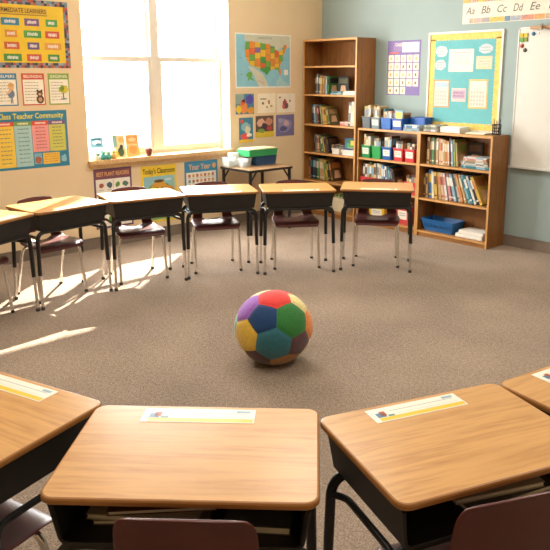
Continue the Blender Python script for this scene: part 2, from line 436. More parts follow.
# ------------------------------------------------------------------ ball
def make_ball(c, R, cam):
    g = (1+5**.5)/2
    V = [Vector(v) for v in ((-1,g,0),(1,g,0),(-1,-g,0),(1,-g,0),(0,-1,g),(0,1,g),(0,-1,-g),(0,1,-g),(g,0,-1),(g,0,1),(-g,0,-1),(-g,0,1))]
    F = [(0,11,5),(0,5,1),(0,1,7),(0,7,10),(0,10,11),(1,5,9),(5,11,4),(11,10,2),(10,7,6),(7,1,8),(3,9,4),(3,4,2),(3,2,6),(3,6,8),(3,8,9),(4,9,5),(2,4,11),(6,2,10),(8,6,7),(9,8,1)]
    faces = []
    for f in F:
        p = []
        for k in range(3):
            a, b2 = V[f[k]], V[f[(k+1) % 3]]; p += [a+(b2-a)/3, a+(b2-a)*2/3]
        faces.append(p)
    for i in range(12):
        nb = sorted(range(12), key=lambda j: (V[j]-V[i]).length)[1:6]
        n = V[i].normalized(); e = (V[nb[0]]-V[i]); e = (e-n*e.dot(n)).normalized(); e2 = n.cross(e)
        nb.sort(key=lambda j: math.atan2((V[j]-V[i]).dot(e2), (V[j]-V[i]).dot(e)))
        faces.append([V[i]+(V[j]-V[i])/3 for j in nb])
    cw = (cam-c).normalized(); r = Vector((0, 0, 1)).cross(cw).normalized(); u = cw.cross(r)
    def dirn(px, py):
        x = (px-272)/196; y = (260-py)/196; q = x*x+y*y
        if q > .97: k = (.97/q)**.5; x *= k; y *= k; q = .97
        return (r*x+u*y+cw*math.sqrt(1-q)).normalized()
    n = dirn(226, 222); vd = dirn(205, 298); vd = (vd-n*vd.dot(n)).normalized()
    pent = faces[20]; cn = (sum(pent, Vector())/5).normalized(); ce = (pent[0]-cn*pent[0].dot(cn)).normalized()
    A = Matrix((ce, cn.cross(ce), cn)).transposed(); B = Matrix((vd, n.cross(vd), n)).transposed(); M = B @ A.transposed()
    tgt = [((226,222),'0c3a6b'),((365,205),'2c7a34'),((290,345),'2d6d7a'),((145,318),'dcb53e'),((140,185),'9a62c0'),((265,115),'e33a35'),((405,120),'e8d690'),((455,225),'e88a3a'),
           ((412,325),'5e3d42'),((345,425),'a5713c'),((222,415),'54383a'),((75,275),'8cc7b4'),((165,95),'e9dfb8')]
    rest = ['2c7a34', 'e33a35', '0c3a6b', 'dcb53e', '9a62c0', 'e88a3a', '2d6d7a', 'e9dfb8']
    fa = dirn(262, 268); b = MB(); used = set(); cols = {}
    cs = [(M @ (sum(f, Vector())/len(f))).normalized() for f in faces]
    for q, col in tgt:
        d = dirn(*q); k = max((i for i in range(32) if i not in used), key=lambda i: cs[i].dot(d)); used.add(k); cols[k] = col
    N = 8
    for fi, f in enumerate(faces):
        m = fabric(cols.get(fi, rest[fi % 8])); ctr = sum(f, Vector())/len(f)
        for k in range(len(f)):
            a, b2 = f[k], f[(k+1) % len(f)]; vs = []; idx = {}; fs = []
            for i in range(N+1):
                for j in range(N+1-i):
                    wa, wb = i/N, j/N; wc = 1-wa-wb
                    p = (M @ (a*wa+b2*wb+ctr*wc)).normalized(); e = max(0, 1-wc/.3)
                    th = math.acos(max(-1, min(1, p.dot(fa)))); ax_ = fa.cross(p)
                    if ax_.length > 1e-6: p = Matrix.Rotation(.28*math.sin(th), 3, ax_.normalized()) @ p
                    p = p*R*(1.004-.03*e**2.2); p.z = max(p.z*.945, -R*.93)
                    idx[(i, j)] = len(vs); vs.append(p)
            for i in range(N):
                for j in range(N-i):
                    fs.append((idx[(i, j)], idx[(i+1, j)], idx[(i, j+1)]))
                    if i+j < N-1: fs.append((idx[(i+1, j)], idx[(i+1, j+1)], idx[(i, j+1)]))
            n0 = (vs[fs[0][1]]-vs[fs[0][0]]).cross(vs[fs[0][2]]-vs[fs[0][0]])
            if n0.dot(vs[0]) < 0: fs = [t[::-1] for t in fs]
            b.add(vs, fs, m, True)
    o = b.build('soccer_ball', None, c)
    bm = bmesh.new(); bm.from_mesh(o.data); bmesh.ops.remove_doubles(bm, verts=bm.verts, dist=1e-5); bm.to_mesh(o.data); bm.free()
    tag(o, 'big plush soccer ball with multicoloured felt panels, alone on the carpet', 'ball')
CAM = Vector((6.04, -6.02, 1.62135))
make_ball(Vector((3.182, -3.541, .2075)), .225, CAM)

# ------------------------------------------------------------------ bookcases
def bookcase(name, x0, x1, h, shelves, label, dep=.29):
    t = empty(name, ((x0+x1)/2, -.145, 0)); hw = (x1-x0)/2; f, k = .145-dep, .130; th = .02
    for s in (-1, 1):
        b = MB(); xa, xb = (s*hw-th, s*hw) if s > 0 else (s*hw, s*hw+th)
        b.box(xa, xb, f, k, 0, h, SHELFWOOD); b.add([(xa, f-.0008, 0), (xb, f-.0008, 0), (xb, f-.0008, h), (xa, f-.0008, h)], [(0, 1, 2, 3)], SHELFEDGE)
        b.build('side_panel', t)
    b = MB(); b.box(-hw+th, hw-th, f, k, h-.022, h, SHELFWOODX); b.add([(-hw+th, f-.0008, h-.022), (hw-th, f-.0008, h-.022), (hw-th, f-.0008, h), (-hw+th, f-.0008, h)], [(0, 1, 2, 3)], SHELFEDGE); b.build('top_panel', t)
    for z in shelves:
        b = MB(); b.box(-hw+th, hw-th, f+.004, k-.008, z-.02, z, SHELFWOODX); b.add([(-hw+th, f+.0032, z-.02), (hw-th, f+.0032, z-.02), (hw-th, f+.0032, z), (-hw+th, f+.0032, z)], [(0, 1, 2, 3)], SHELFEDGE); b.build('shelf', t)
    b = MB(); b.box(-hw+th, hw-th, k-.008, k-.001, shelves[0]-.02, h-.022, SHELFWOOD); b.build('back_panel', t)
    b = MB(); b.box(-hw+th, hw-th, f+.012, f+.03, 0, shelves[0]-.02, SHELFWOODX); b.build('kick_plate', t)
    tag(t, label, 'bookcase'); return t
bookcase('bookcase', .018, .856, 2.03, [.075, .415, .742, 1.072, 1.415, 1.735], 'tall oak bookcase with six openings standing in the room corner', .318)
bookcase('bookcase', .862, 1.70, 1.065, [.07, .405, .742], 'low oak bookcase in the middle with coloured bins on its shelves')
bookcase('bookcase', 1.712, 2.555, 1.075, [.06, .400, .748], 'low oak bookcase at the right end with a blue basket at the bottom', .305)

ORD = 'first second third fourth fifth sixth seventh eighth ninth tenth eleventh twelfth thirteenth fourteenth fifteenth sixteenth seventeenth eighteenth nineteenth twentieth'.split()
PAL = dict(black='23252a', navy='233a55', teal='2f7d86', blue='2f6ea8', sky='8ab8cc', green='4f8a4a', lime='9fb356', yellow='dcb544', cream='e4d8b4', tan='c9a36a',
           brown='6b4a2e', orange='cf8142', red='b3403a', pink='d8918c', grey='8d8f8c', white='e9e6dd', maroon='6d2d33', purple='6f5580', olive='6f7346', peach='e0b58a')
CN = dict(sky='pale blue', tan='tan', lime='yellow-green', peach='peach')
def dull(n):
    h = PAL[n]; k = .9; c = [int(h[i:i+2], 16) for i in (0, 2, 4)]; g = sum(c)/3
    return paint('%02x%02x%02x' % tuple(int((g+(q-g)*.95)*k) for q in c), .5)
def book_mesh(t, w, h, col, stripe):
    m = dull(col); st = dull(stripe)
    b = MB(); c = .0022
    b.box(0, c, 0, w, 0, h, m); b.box(t-c, t, 0, w, 0, h, m); b.box(c, t-c, 0, c, 0, h, m)
    e = .0004
    z1, z2 = h*.55, h*.86
    b.add([(c*.5, -e, z1), (t-c*.5, -e, z1), (t-c*.5, -e, z2), (c*.5, -e, z2)], [(0, 1, 2, 3)], st)
    b.add([(c*.5, -e, h*.1), (t-c*.5, -e, h*.1), (t-c*.5, -e, h*.16), (c*.5, -e, h*.16)], [(0, 1, 2, 3)], st)
    # cover art on the two boards
    for x, s in ((-e, -1), (t+e, 1)):
        q = [(x, w*.12, h*.62), (x, w*.88, h*.62), (x, w*.88, h*.9), (x, w*.12, h*.9)]
        q2 = [(x, w*.2, h*.12), (x, w*.8, h*.12), (x, w*.7, h*.5), (x, w*.3, h*.5)]
        if s < 0: q = q[::-1]; q2 = q2[::-1]
        b.add(q, [(0, 1, 2, 3)], st); b.add(q2, [(0, 1, 2, 3)], paint(PAL['peach'], .5))
    return b
def book(loc, rot, t, w, h, col, stripe, label, group=None, cat='book'):
    b = book_mesh(t, w, h, col, stripe); o = b.build('book', None, loc, rot); tag(o, label, cat, group)
    p = MB(); c = .0022; p.box(c, t-c, c, w-.004, .003, h-.003, PAPER); p.build('pages', o)
    return o
def row(x, y, z, specs, where, lean=0, depth=.2, group=None, total=None, right=None):
    """specs: (colour, stripe, thickness, height[, lean degrees]); leaning books rest on the one before them."""
    n = len(specs)
    for i, s in enumerate(specs):
        a = math.radians(s[4] if len(s) > 4 else lean); t, h = s[2], s[3]
        cn = CN.get(s[0], s[0]); o2 = CN.get(s[1], s[1])
        lab = '%s book with %s band, %s from left, %s' % (cn, o2, ORD[i], where)
        yy = y+random.uniform(-.012, .012)
        if a >= 0:
            book((x, yy, z+.0005), (0, -a, 0), t, depth, h, s[0], s[1], lab, group)
            x += t/math.cos(a)+.001
            if i+1 < n:
                a2 = math.radians(specs[i+1][4] if len(specs[i+1]) > 4 else lean)
                if a2 < a: x += 0
                elif a2 > a: x += (math.tan(a2)-math.tan(a))*min(h, specs[i+1][3])*.97
        else:       # leans to the right, resting on its lower right corner
            book((x+t*(1-math.cos(a)) + 0, yy, z+.0005+t*math.sin(-a)), (0, -a, 0), t, depth, h, s[0], s[1], lab, group)
            x += t/math.cos(a)+.001
    return x
def flat(x, y, z, items, where, cat='book'):
    """stack of things lying flat: (colour, stripe, thickness, length x, width y, dx)."""
    for i, (c, st, t, L, w, dx) in enumerate(items):
        lab = '%s book lying flat, %s from bottom of stack, %s' % (CN.get(c, c), ORD[i], where)
        # lay down: local x (thickness) -> up, z (height) -> +x
        o = book_mesh(t, w, L, c, st).build('book', None, (x+dx, y+random.uniform(-.008, .008), z+t+.0008), (0, PI/2, 0)); tag(o, lab, cat, 'books lying flat, '+where)
        p = MB(); k = .0022; p.box(k, t-k, k, w-.004, .003, L-.003, PAPER); p.build('pages', o)
        z += t+.0012
def papers(name, x0, x1, y0, y1, z, h, n, label, cat='paper stack', col='eeeae0'):
    b = MB(); k = h/n
    for i in range(n):
        dx, dy = random.uniform(-.006, .006), random.uniform(-.006, .006)
        b.box(x0+dx, x1+dx, y0+dy, y1+dy, i*k, (i+1)*k-.0004, paint(col if i % 2 == 0 else 'e2ddd0', .7, var=.03))
    cx, cy = (x0+x1)/2, (y0+y1)/2
    b.v = [(a-cx, c-cy, d) for a, c, d in b.v]
    return tag(b.build(name, None, (cx, cy, z+.0006)), label, cat)

def bin_(name, x, y, z, w, d, h, col, label, cat='bin', card=True, taper=.012, group=None, cardpos=(.16, .84, .3, .8)):
    """open tapered tub with a rolled rim; x,y = centre of its base."""
    m = paint(col, .4, var=.04); b = MB(); hx, hy = w/2, d/2; r = .012; th = .004
    b.rings([rrect(hx-taper, hy-taper, r, 0), rrect(hx, hy, r, h-.008), rrect(hx+.005, hy+.005, r, h-.008), rrect(hx+.005, hy+.005, r, h), rrect(hx-th, hy-th, r, h), rrect(hx-taper-th, hy-taper-th, r, th)], m, m, True, True)
    o = b.build(name, None, (x, y, z+.0006)); tag(o, label, cat, group)
    if card:
        p = MB(); a0, a1, c0, c1 = cardpos
        def yy(v): return -hy+taper*(1-v)-.0008
        pts = [(-hx+w*a0, yy(c0), h*c0), (-hx+w*a1, yy(c0), h*c0), (-hx+w*a1, yy(c1)-.0003, h*c1), (-hx+w*a0, yy(c1)-.0003, h*c1)]
        p.add(pts, [(0, 1, 2, 3)], PAPER)
        for k in range(2):
            v = c0+(c1-c0)*(.42+.25*k); p.add([(-hx+w*(a0+.1), yy(v)-.0006, h*v), (-hx+w*(a1-.1), yy(v)-.0006, h*v), (-hx+w*(a1-.1), yy(v+.04)-.0006, h*(v+.04)), (-hx+w*(a0+.1), yy(v+.04)-.0006, h*(v+.04))], [(0, 1, 2, 3)], paint('8a8f94', .6))
        q = p.build('label_card', o); q['label'] = 'white label card'
    return o

# ------------------------------------------------------------------ things on the shelves
# tall corner bookcase
row(.135, -.235, 1.4155, [('black','grey',.03,.21),('grey','white',.022,.232),('black','cream',.028,.215),('tan','cream',.036,.212),('orange','yellow',.034,.208),('grey','black',.024,.205),('sky','white',.02,.2),('green','black',.022,.202)],
    'topmost row of tall bookcase', depth=.17, group='upright books on the second shelf of the tall bookcase')
o = book((.392, -.10, 1.4155), (0, 0, -PI/2+.12), .02, .145, .20, 'black', 'olive', 'black book standing face out beside upright books, topmost row of tall bookcase', None)
flat(.40, -.25, 1.4155, [('sky','white',.016,.19,.14,0),('teal','sky',.018,.185,.13,.008)], 'topmost row of tall bookcase')
papers('paper_stack', .60, .80, -.25, -.08, 1.415, .042, 4, 'stack of white papers at right end of topmost row, tall bookcase')
row(.10, -.24, 1.0725, [('navy','grey',.03,.225,5),('sky','white',.026,.222,5),('tan','red',.03,.212,7),('maroon','pink',.03,.21,7),('lime','cream',.028,.212,9),('grey','green',.022,.205,9),('yellow','orange',.028,.20,10),('yellow','brown',.024,.198,12),('olive','tan',.03,.19,14)],
    'third opening of tall bookcase', depth=.17, group='upright books on the third shelf of the tall bookcase')
for k, (dx, c) in enumerate(((0, 'd98f86'), (.07, 'e2b2a0'))):
    b = MB(); b.box(-.031, .031, -.05, .05, 0, .034, paint(c, .5)); b.box(-.033, .033, -.052, .052, .028, .04, paint('ecd2c2', .5))
    tag(bevel(b.build('small_box', None, (.585+dx, -.2, 1.0726)), .002), ('salmon' if k == 0 else 'peach')+' little lidded box beside the white binders in the tall bookcase', 'box', 'little pink boxes')
for k, (c, t) in enumerate((('grey', .03), ('white', .04), ('white', .04))):
    pass
xx = .675
for k, (c, st, t, h, a) in enumerate((('grey','white',.034,.262,-4),('white','cream',.04,.27,-4),('cream','white',.036,.265,-4))):
    ar = math.radians(a)
    book((xx, -.25, 1.0726+t*math.sin(-ar)), (0, -ar, 0), t, .2, h, c, st, '%s binder, %s of the three binders on the tall bookcase' % (('grey','white','cream')[k], ('left','middle','right')[k]), 'binders on the tall bookcase', 'binder'); xx += t*1.003+.002
row(.12, -.23, .7425, [('black','grey',.03,.2,3),('grey','black',.02,.205,4),('peach','red',.026,.19,5),('olive','black',.03,.195,6),('green','cream',.024,.185,9),('tan','yellow',.026,.18,12),('brown','black',.036,.18,14),('black','brown',.03,.18,16)],
    'fourth opening of tall bookcase', depth=.17, group='upright books on the fourth shelf of the tall bookcase')
bin_('storage_tub', .505, -.185, .742, .125, .17, .065, 'e2ddd2', 'small white tub between the books and the blue picture book in the tall bookcase', 'tub', False, .006)
bin_('storage_tub', .70, -.19, .742, .2, .17, .062, 'efe9de', 'wide white tub under the blue picture book on the tall bookcase', 'tub', False, .006)
flat(.455, -.25, .742+.068, [('black','grey',.02,.10,.13,0),('brown','black',.018,.095,.12,.004)], 'on small tub in tall bookcase')
b = book_mesh(.016, .19, .125, 'blue', 'green'); o = b.build('picture_book', None, (.605, -.225, .742+.066), (math.radians(-14), 0, -PI/2)); o.rotation_euler = (0, 0, -PI/2)
o.location = (.605, -.20, .742+.064); tag(o, 'blue and green picture book standing on the wide white tub in the tall bookcase', 'book')
p = MB(); p.box(.0022, .0138, .0022, .186, .003, .122, PAPER); p.build('pages', o)
p = MB(); p.add([(.0166, .03, .02), (.0166, .15, .02), (.0166, .15, .07), (.0166, .03, .07)], [(0, 1, 2, 3)], paint('58a04e', .5)); p.add([(.0168, .09, .05), (.0168, .14, .05), (.0168, .14, .1), (.0168, .09, .1)], [(0, 1, 2, 3)], paint('e3c34e', .5)); p.build('cover_art', o)
row(.055, -.25, .4155, [('orange','brown',.028,.255,0),('black','teal',.036,.262,0),('navy','sky',.04,.26,0),('black','grey',.03,.25,2),('green','cream',.026,.252,3),('tan','cream',.03,.248,4),('pink','white',.028,.248,5),('lime','yellow',.024,.245,7),('yellow','green',.026,.24,10),('black','lime',.024,.235,13),('brown','orange',.03,.235,15)],
    'fifth opening of tall bookcase', depth=.18, group='upright books on the second lowest shelf of the tall bookcase')
b = MB(); b.lathe([(.0, 0), (.028, 0), (.034, .02), (.03, .06), (.02, .085), (.022, .1), (.014, .118), (.0, .12)], paint('d9b04a', .5), (0, 0, 0), 18)
tag(b.build('jar', None, (.775, -.2, .4155)), 'small yellow jar at the right of the second lowest shelf in the tall bookcase', 'jar')
papers('paper_stack', .10, .43, -.26, -.06, .075, .07, 5, 'white paper stack on the lowest shelf of the tall bookcase')
bin_('storage_tub', .56, -.19, .075, .2, .17, .16, 'ece2c4', 'cream tub with green leaflets on the lowest shelf of the tall bookcase', 'tub', False)
for k in range(5):
    book((.49+k*.026, -.25, .082), (0, 0, 0), .022, .12, .19+.008*(k % 3), ('lime','green','lime','green','olive')[k], 'cream', '%s leaflet book, %s from left in cream tub, tall bookcase' % (('yellow-green','green','yellow-green','green','olive')[k], ORD[k]), 'leaflet books in the cream tub')

# middle bookcase: bins on top, second and lower shelves
def filled_bin(x, w, z, h, col, cname, where, card, cols, hh, d=.2, y=-.165, lean=0, name='book_bin', group=None):
    bin_(name, x, y, z, w, d, h, col, '%s book bin %s, %s' % (cname, ('with white label' if card else 'without label'), where), 'bin', card, .008, group)
    n = len(cols); av = w-.036; t = min(.03, av/n-.0015); x0 = x-av/2
    for k, c in enumerate(cols):
        st = random.choice(['white','cream','grey','tan','sky'])
        if st == c: st = 'brown'
        H = hh+random.uniform(-.02, .012)
        book((x0+k*(t+.0015), y-d/2+.03, z+.0055), (0, 0, 0), t, d-.06, H, c, st, '%s book with %s band, %s from left in %s bin, middle bookcase' % (CN.get(c, c), CN.get(st, st), ORD[k], cname), 'books in the %s bin of the middle bookcase' % cname)
gt = 'book bins on top of the middle bookcase'
filled_bin(.955, .125, 1.065, .125, '5d6468', 'dark grey', 'leftmost on top of the middle bookcase', False, ['lime','tan','yellow','cream','tan'], .235, group=gt)
filled_bin(1.087, .125, 1.065, .12, '6f8288', 'slate grey', 'second from left on top of the middle bookcase', True, ['tan','peach','cream','tan'], .235, group=gt)
filled_bin(1.235, .145, 1.065, .122, '1f5fb0', 'bright blue', 'third from left on top of the middle bookcase', False, ['teal','white','brown','cream','pink'], .20, group=gt)
filled_bin(1.387, .145, 1.065, .122, '2255a4', 'royal blue', 'rightmost on top of the middle bookcase', True, ['white','grey','cream','tan'], .18, group=gt)
b = book_mesh(.014, .17, .17, 'sky', 'yellow'); o = b.build('picture_book', None, (1.33, -.24, 1.15), (0, 0, 0)); o.rotation_euler = (0, math.radians(12), -PI/2); o.location = (1.335, -.262, 1.117)
o.rotation_euler = (math.radians(0), 0, -PI/2); tag(o, 'pale blue picture book with yellow panel facing out of the royal blue bin', 'book')
o.location = (1.337, -.222, 1.0725); o.scale = (1, .60, 1.18)
p = MB(); p.add([(.0146, .03, .075), (.0146, .155, .075), (.0146, .155, .15), (.0146, .03, .15)], [(0, 1, 2, 3)], paint('e4cf52', .5)); p.build('cover_art', o)
bin_('storage_tub', 1.565, -.085, 1.065, .2, .13, .135, '1d57a6', 'deep blue tub at the back on top of the middle bookcase, behind folders', 'tub', False, .006)
flat(1.475, -.262, 1.065, [('sky','grey',.018,.21,.10,0),('grey','sky',.016,.205,.10,.004),('blue','white',.012,.2,.095,.002),('sky','white',.014,.195,.095,.006)], 'atop middle bookcase')
flat(1.725, -.26, 1.075, [('grey','white',.022,.17,.2,0),('olive','grey',.02,.168,.2,.003),('grey','cream',.018,.165,.19,.002)], 'atop right bookcase')
g2 = 'book bins on the upper shelf of the middle bookcase'
w2 = 'on upper shelf, middle bookcase'
for x, c, cn, pos, card, cols, hh in ((.960,'1f8a48','green','leftmost',True,['cream','tan','white'],.24),(1.109,'2a9a4e','light green','second from left',False,['grey','tan','black'],.23),
        (1.255,'1f5aa0','mid blue','middle one',True,['white','cream','tan','brown'],.235),(1.412,'c63a3a','red','second from right',True,['brown','black','brown'],.21),(1.563,'cc3c3e','scarlet','rightmost',True,['grey','brown','cream'],.19)):
    filled_bin(x, .133, .742, .135, c, cn, pos+' '+w2, card, cols, hh, group=g2)
w3 = 'on lower shelf, middle bookcase'
filled_bin(1.005, .235, .405, .125, 'c23a38', 'wide red', 'leftmost '+w3, False, ['brown','white','tan','olive','yellow','cream'], .275)
row(1.14, -.24, .4055, [('white','grey',.026,.285,4),('cream','tan',.024,.28,4),('sky','white',.022,.275,5),('blue','white',.026,.27,7),('white','blue',.022,.265,8),('teal','sky',.026,.26,10),('navy','grey',.024,.25,12),('brown','black',.026,.245,15)],
    'between red bins, middle bookcase', depth=.18, group='books between the red bins of the middle bookcase')
filled_bin(1.585, .165, .405, .13, 'cf4040', 'short red', 'rightmost '+w3, False, ['brown','black','maroon','brown'], .20)
filled_bin(1.14, .22, .07, .15, 'd8b23c', 'yellow', 'on the lowest shelf of the middle bookcase', True, ['blue','yellow','sky','lime','blue'], .2)
filled_bin(1.50, .17, .07, .19, 'c64440', 'tall red', 'on the lowest shelf of the middle bookcase', True, ['cream','white','pink'], .22)

# right bookcase
row(1.775, -.24, .7485, [('tan','brown',.03,.27,0),('brown','tan',.022,.262,0),('green','cream',.026,.268,1),('brown','olive',.022,.255,1),('tan','white',.026,.268,1),('peach','orange',.026,.262,2),('cream','red',.024,.258,3),('tan','cream',.026,.255,3),('orange','cream',.022,.25,4),('peach','white',.022,.245,4),('maroon','grey',.022,.272,4),('sky','white',.018,.255,5),('lime','grey',.022,.262,5),('tan','lime',.018,.235,6)],
    'top shelf of right bookcase', depth=.2, group='upright books on the upper shelf of the right bookcase')
o = book((2.15, -.075, .7485), (0, 0, -PI/2+.2), .02, .15, .235, 'black', 'brown', 'dark book standing face out at the back of the upper shelf of the right bookcase')
flat(2.19, -.262, .748, [('teal','sky',.02,.315,.2,0),('sky','white',.014,.30,.2,.006),('cream','grey',.014,.29,.19,.01),('grey','white',.016,.30,.19,.0),('tan','cream',.012,.27,.18,.02),('pink','white',.014,.25,.18,.03),('white','sky',.012,.25,.18,.03)], 'top shelf of right bookcase')
lean_specs = [('brown','tan',.024,0),('tan','brown',.022,2),('blue','yellow',.042,2),('cream','white',.022,4),('yellow','brown',.028,6),('tan','orange',.028,8),('peach','red',.026,10),('white','pink',.024,11),('pink','white',.026,13),('maroon','cream',.022,14),('sky','white',.024,16),('white','grey',.022,17),('orange','tan',.026,19),('tan','cream',.022,20),('sky','teal',.026,22),('teal','white',.024,23),('white','sky',.020,24),('black','white',.022,25),('yellow','orange',.026,26)]
hs = [.235, .25, .285, .275]
xe = row(1.740, -.24, .4005, [(c, st, t*1.15, min(.29, (hs[k] if k < 4 else .268)/math.cos(math.radians(a))), a) for k, (c, st, t, a) in enumerate(lean_specs)],
    'middle shelf of right bookcase', depth=.2, group='leaning books on the middle shelf of the right bookcase')
book((2.503, -.24, .4005), (0, 0, 0), .022, .19, .262, 'grey', 'white', 'grey book upright against the right side of the middle shelf in the right bookcase')
bm_ = paint('1f66a6', .45)
bk = bin_('basket', 1.95, -.17, .06, .40, .21, .125, '1f66a6', 'blue plastic basket on the lowest shelf of the right bookcase', 'basket', False, .03)
b = MB()
for k in range(12):
    x = -.155+k*.028; b.box(x, x+.010, -.0975, -.093, .05, .1, paint('174e82', .5))
b.build('vent_slot', bk)
papers('paper_stack', 2.17, 2.47, -.265, -.06, .06, .034, 4, 'white paper stack at the bottom right of the right bookcase, lower of two')
papers('paper_stack', 2.20, 2.475, -.25, -.06, .0955, .034, 4, 'tilted pinkish white paper stack resting on the lower white stack', col='ece2da')
papers('paper_stack', 1.915, 2.14, -.235, -.06, 1.075, .055, 7, 'thick white paper stack on top of the right bookcase below the bulletin board')
papers('paper_stack', 2.19, 2.40, -.2, -.05, 1.075, .012, 2, 'thin cream paper stack beside the wire pencil cup', col='efe2b8')
t = empty('pencil_cup', (2.475, -.12, 1.0755)); tag(t, 'black wire pencil cup on top of the right bookcase by the whiteboard', 'pencil cup')
b = MB(); r = .04
for z in (.0, .03, .06, .095): b.tube([(r*math.cos(a*PI/9), r*math.sin(a*PI/9), z+.003) for a in range(19)], .0028, BLACK, 6, caps=False)
for k in range(14): a = 2*PI*k/14; b.tube([(r*math.cos(a), r*math.sin(a), .002), (r*math.cos(a), r*math.sin(a), .097)], .0018, BLACK, 6)
b.lathe([(r, 0), (r, .003)], BLACK, n=18); b.build('wire_cup', t)
for k, (a, L, c) in enumerate(((.4, .15, '2a2a2c'), (2.2, .14, '3b4a5a'), (4.1, .155, '2c2a28'), (5.3, .135, '7a5a32'))):
    b = MB(); d = Vector((math.cos(a), math.sin(a), 0)); b.tube([d*.014+Vector((0, 0, .006)), d*.03+Vector((0, 0, L*.92)), d*.034+Vector((0, 0, L))], [.0036, .0036, .001], paint(c, .4), 8)
    p = b.build('pencil', None, (2.475, -.12, 1.0755)); tag(p, ('black', 'slate blue', 'dark brown', 'tan brown')[k]+' pencil standing in the wire pencil cup', 'pencil', 'pencils in the wire cup')

# ------------------------------------------------------------------ corner table and its tubs
t = empty('side_table', (.35, -1.315, 0)); tag(t, 'small black-edged side table against the wall beside the window', 'table')
b = MB(); b.rings([rrect(.255, .30, .02, .655), rrect(.255, .30, .02, .68)], paint('93724f', .35), paint('1c1a19', .4)); b.build('tabletop', t)
for sx in (-1, 1):
    for sy in (-1, 1):
        b = MB(); b.tube([(sx*.225, sy*.27, 0), (sx*.225, sy*.27, .655)], .017, BLACK, 12); b.tube([(sx*.225, sy*.262, .56), (sx*.225, sy*.19, .652)], .009, BLACK, 8); b.build('leg', t)
TT = .68
bin_('storage_tub', .23, -1.155, TT, .21, .29, .095, '22486e', 'dark blue tub under the green tub on the side table', 'tub', False, .008)
tb = bin_('storage_tub', .23, -1.20, TT+.1, .22, .40, .07, '2f9a5c', 'green tub stacked on the dark blue tub on the side table', 'tub', False, .006)
b = MB(); b.rings([rrect(.10, .19, .012, .0705), rrect(.10, .19, .012, .082)], paint('e8e0b4', .5)); b.build('lid', tb)
CP = clear_plastic()
def clear_tub(x, y, w, d, h, label, fill):
    b = MB(); hx, hy, r, th, tp = w/2, d/2, .012, .003, .006
    b.rings([rrect(hx-tp, hy-tp, r, 0), rrect(hx, hy, r, h-.006), rrect(hx+.004, hy+.004, r, h-.006), rrect(hx+.004, hy+.004, r, h), rrect(hx-th, hy-th, r, h), rrect(hx-tp-th, hy-tp-th, r, th)], CP)
    o = b.build('clear_tub', None, (x, y, TT+.0006)); tag(o, label, 'tub', 'clear tubs on the side table')
    b = MB(); k = 5
    for i in range(k):
        z = .0036+i*.7*h/k; b.box(-hx+.016, hx-.016, -hy+.016, hy-.016, z, z+.7*h/k-.002, paint(fill[i % len(fill)], .6))
    s = b.build('paper_scrap', None, (x, y, TT+.0008)); s['kind'] = 'stuff'; tag(s, 'heap of '+('pale' if len(fill) > 1 else 'cream')+' paper scraps inside the '+label.split(' on ')[0], 'paper scraps')
clear_tub(.18, -1.555, .13, .10, .10, 'leftmost clear tub on the side table', ['e9dcc0', 'cfd8d6', 'e5e1d6'])
clear_tub(.295, -1.46, .10, .075, .085, 'small frosted clear tub on the side table in front of the white block', ['e6e2d8', 'd0dbe0'])
clear_tub(.23, -1.365, .12, .085, .085, 'clear tub nearest the dark blue tub on the side table', ['d9b895', 'dedad0', 'b99a7a'])
b = MB(); b.box(-.035, .035, -.05, .05, 0, .135, paint('f4f2ec', .6)); b.box(-.036, .036, -.051, .051, .1, .108, paint('dfdcd2', .6))
tag(bevel(b.build('paper_carton', None, (.13, -1.455, TT+.0006)), .003), 'white upright carton between the clear tubs on the side table', 'carton')

# ------------------------------------------------------------------ window sill
SZ = .8456
def sill_book(y0, y1, x, h, lean, cols, label):
    w = y1-y0; t = .014; b = MB(); m = paint(cols[0], .5); c = .0022
    b.box(0, c, 0, w, 0, h, m); b.box(t-c, t, 0, w, 0, h, m); b.box(c, t-c, 0, c, 0, h, m)
    o = b.build('picture_book', None, (x, y0, SZ), (0, math.radians(-lean), 0)); tag(o, label, 'book', 'picture books on the window sill')
    p = MB(); p.box(c, t-c, c, w-.004, .003, h-.003, PAPER); p.build('pages', o)
    return o, w, t
def art(o, t, polys):
    p = MB()
    for k, (pts, col) in enumerate(polys):
        x = t+.0006+.0003*k; p.add([(x, a, c) for a, c in pts], [tuple(range(len(pts)))], paint(col, .5))
    p.build('cover_art', o)
def ell(cu, cv, ru, rv, n=14): return [(cu+ru*math.cos(2*PI*k/n), cv+rv*math.sin(2*PI*k/n)) for k in range(n)]
def quad(a, c, d, e): return [(a, c), (d, c), (d, e), (a, e)]
o, w, t = sill_book(-2.985, -2.85, -.085, .205, 10, ['dfe7ea'], 'pale blue picture book leaning at the left end of the window sill')
art(o, t, [(quad(.004, .11, w-.004, .2), '6fa3b8'), (ell(w*.5, .155, .045, .022), 'e9eef0'), (ell(w*.6, .135, .03, .014), '3f6f86'), (quad(.02, .178, .11, .192), '2f5f78'), (quad(.004, .003, w-.004, .1), 'eef0ec')])
o, w, t = sill_book(-2.755, -2.625, -.075, .215, 10, ['d9c08a'], 'yellowish picture book with a dark green figure on the window sill')
art(o, t, [(quad(.003, .003, w-.003, .21), 'e6cf98'), (quad(.003, .1, .04, .21), '7fa6a4'), (ell(.075, .05, .034, .046), '3f5a3c'), (ell(.085, .1, .018, .02), '2f3a34'), (ell(.03, .03, .02, .026), 'c9b23c'), (ell(.09, .165, .03, .026), 'e0a860')])
o, w, t = sill_book(-2.615, -2.475, -.075, .215, 10, ['e0a45c'], 'orange picture book on the window sill, right of the yellowish one')
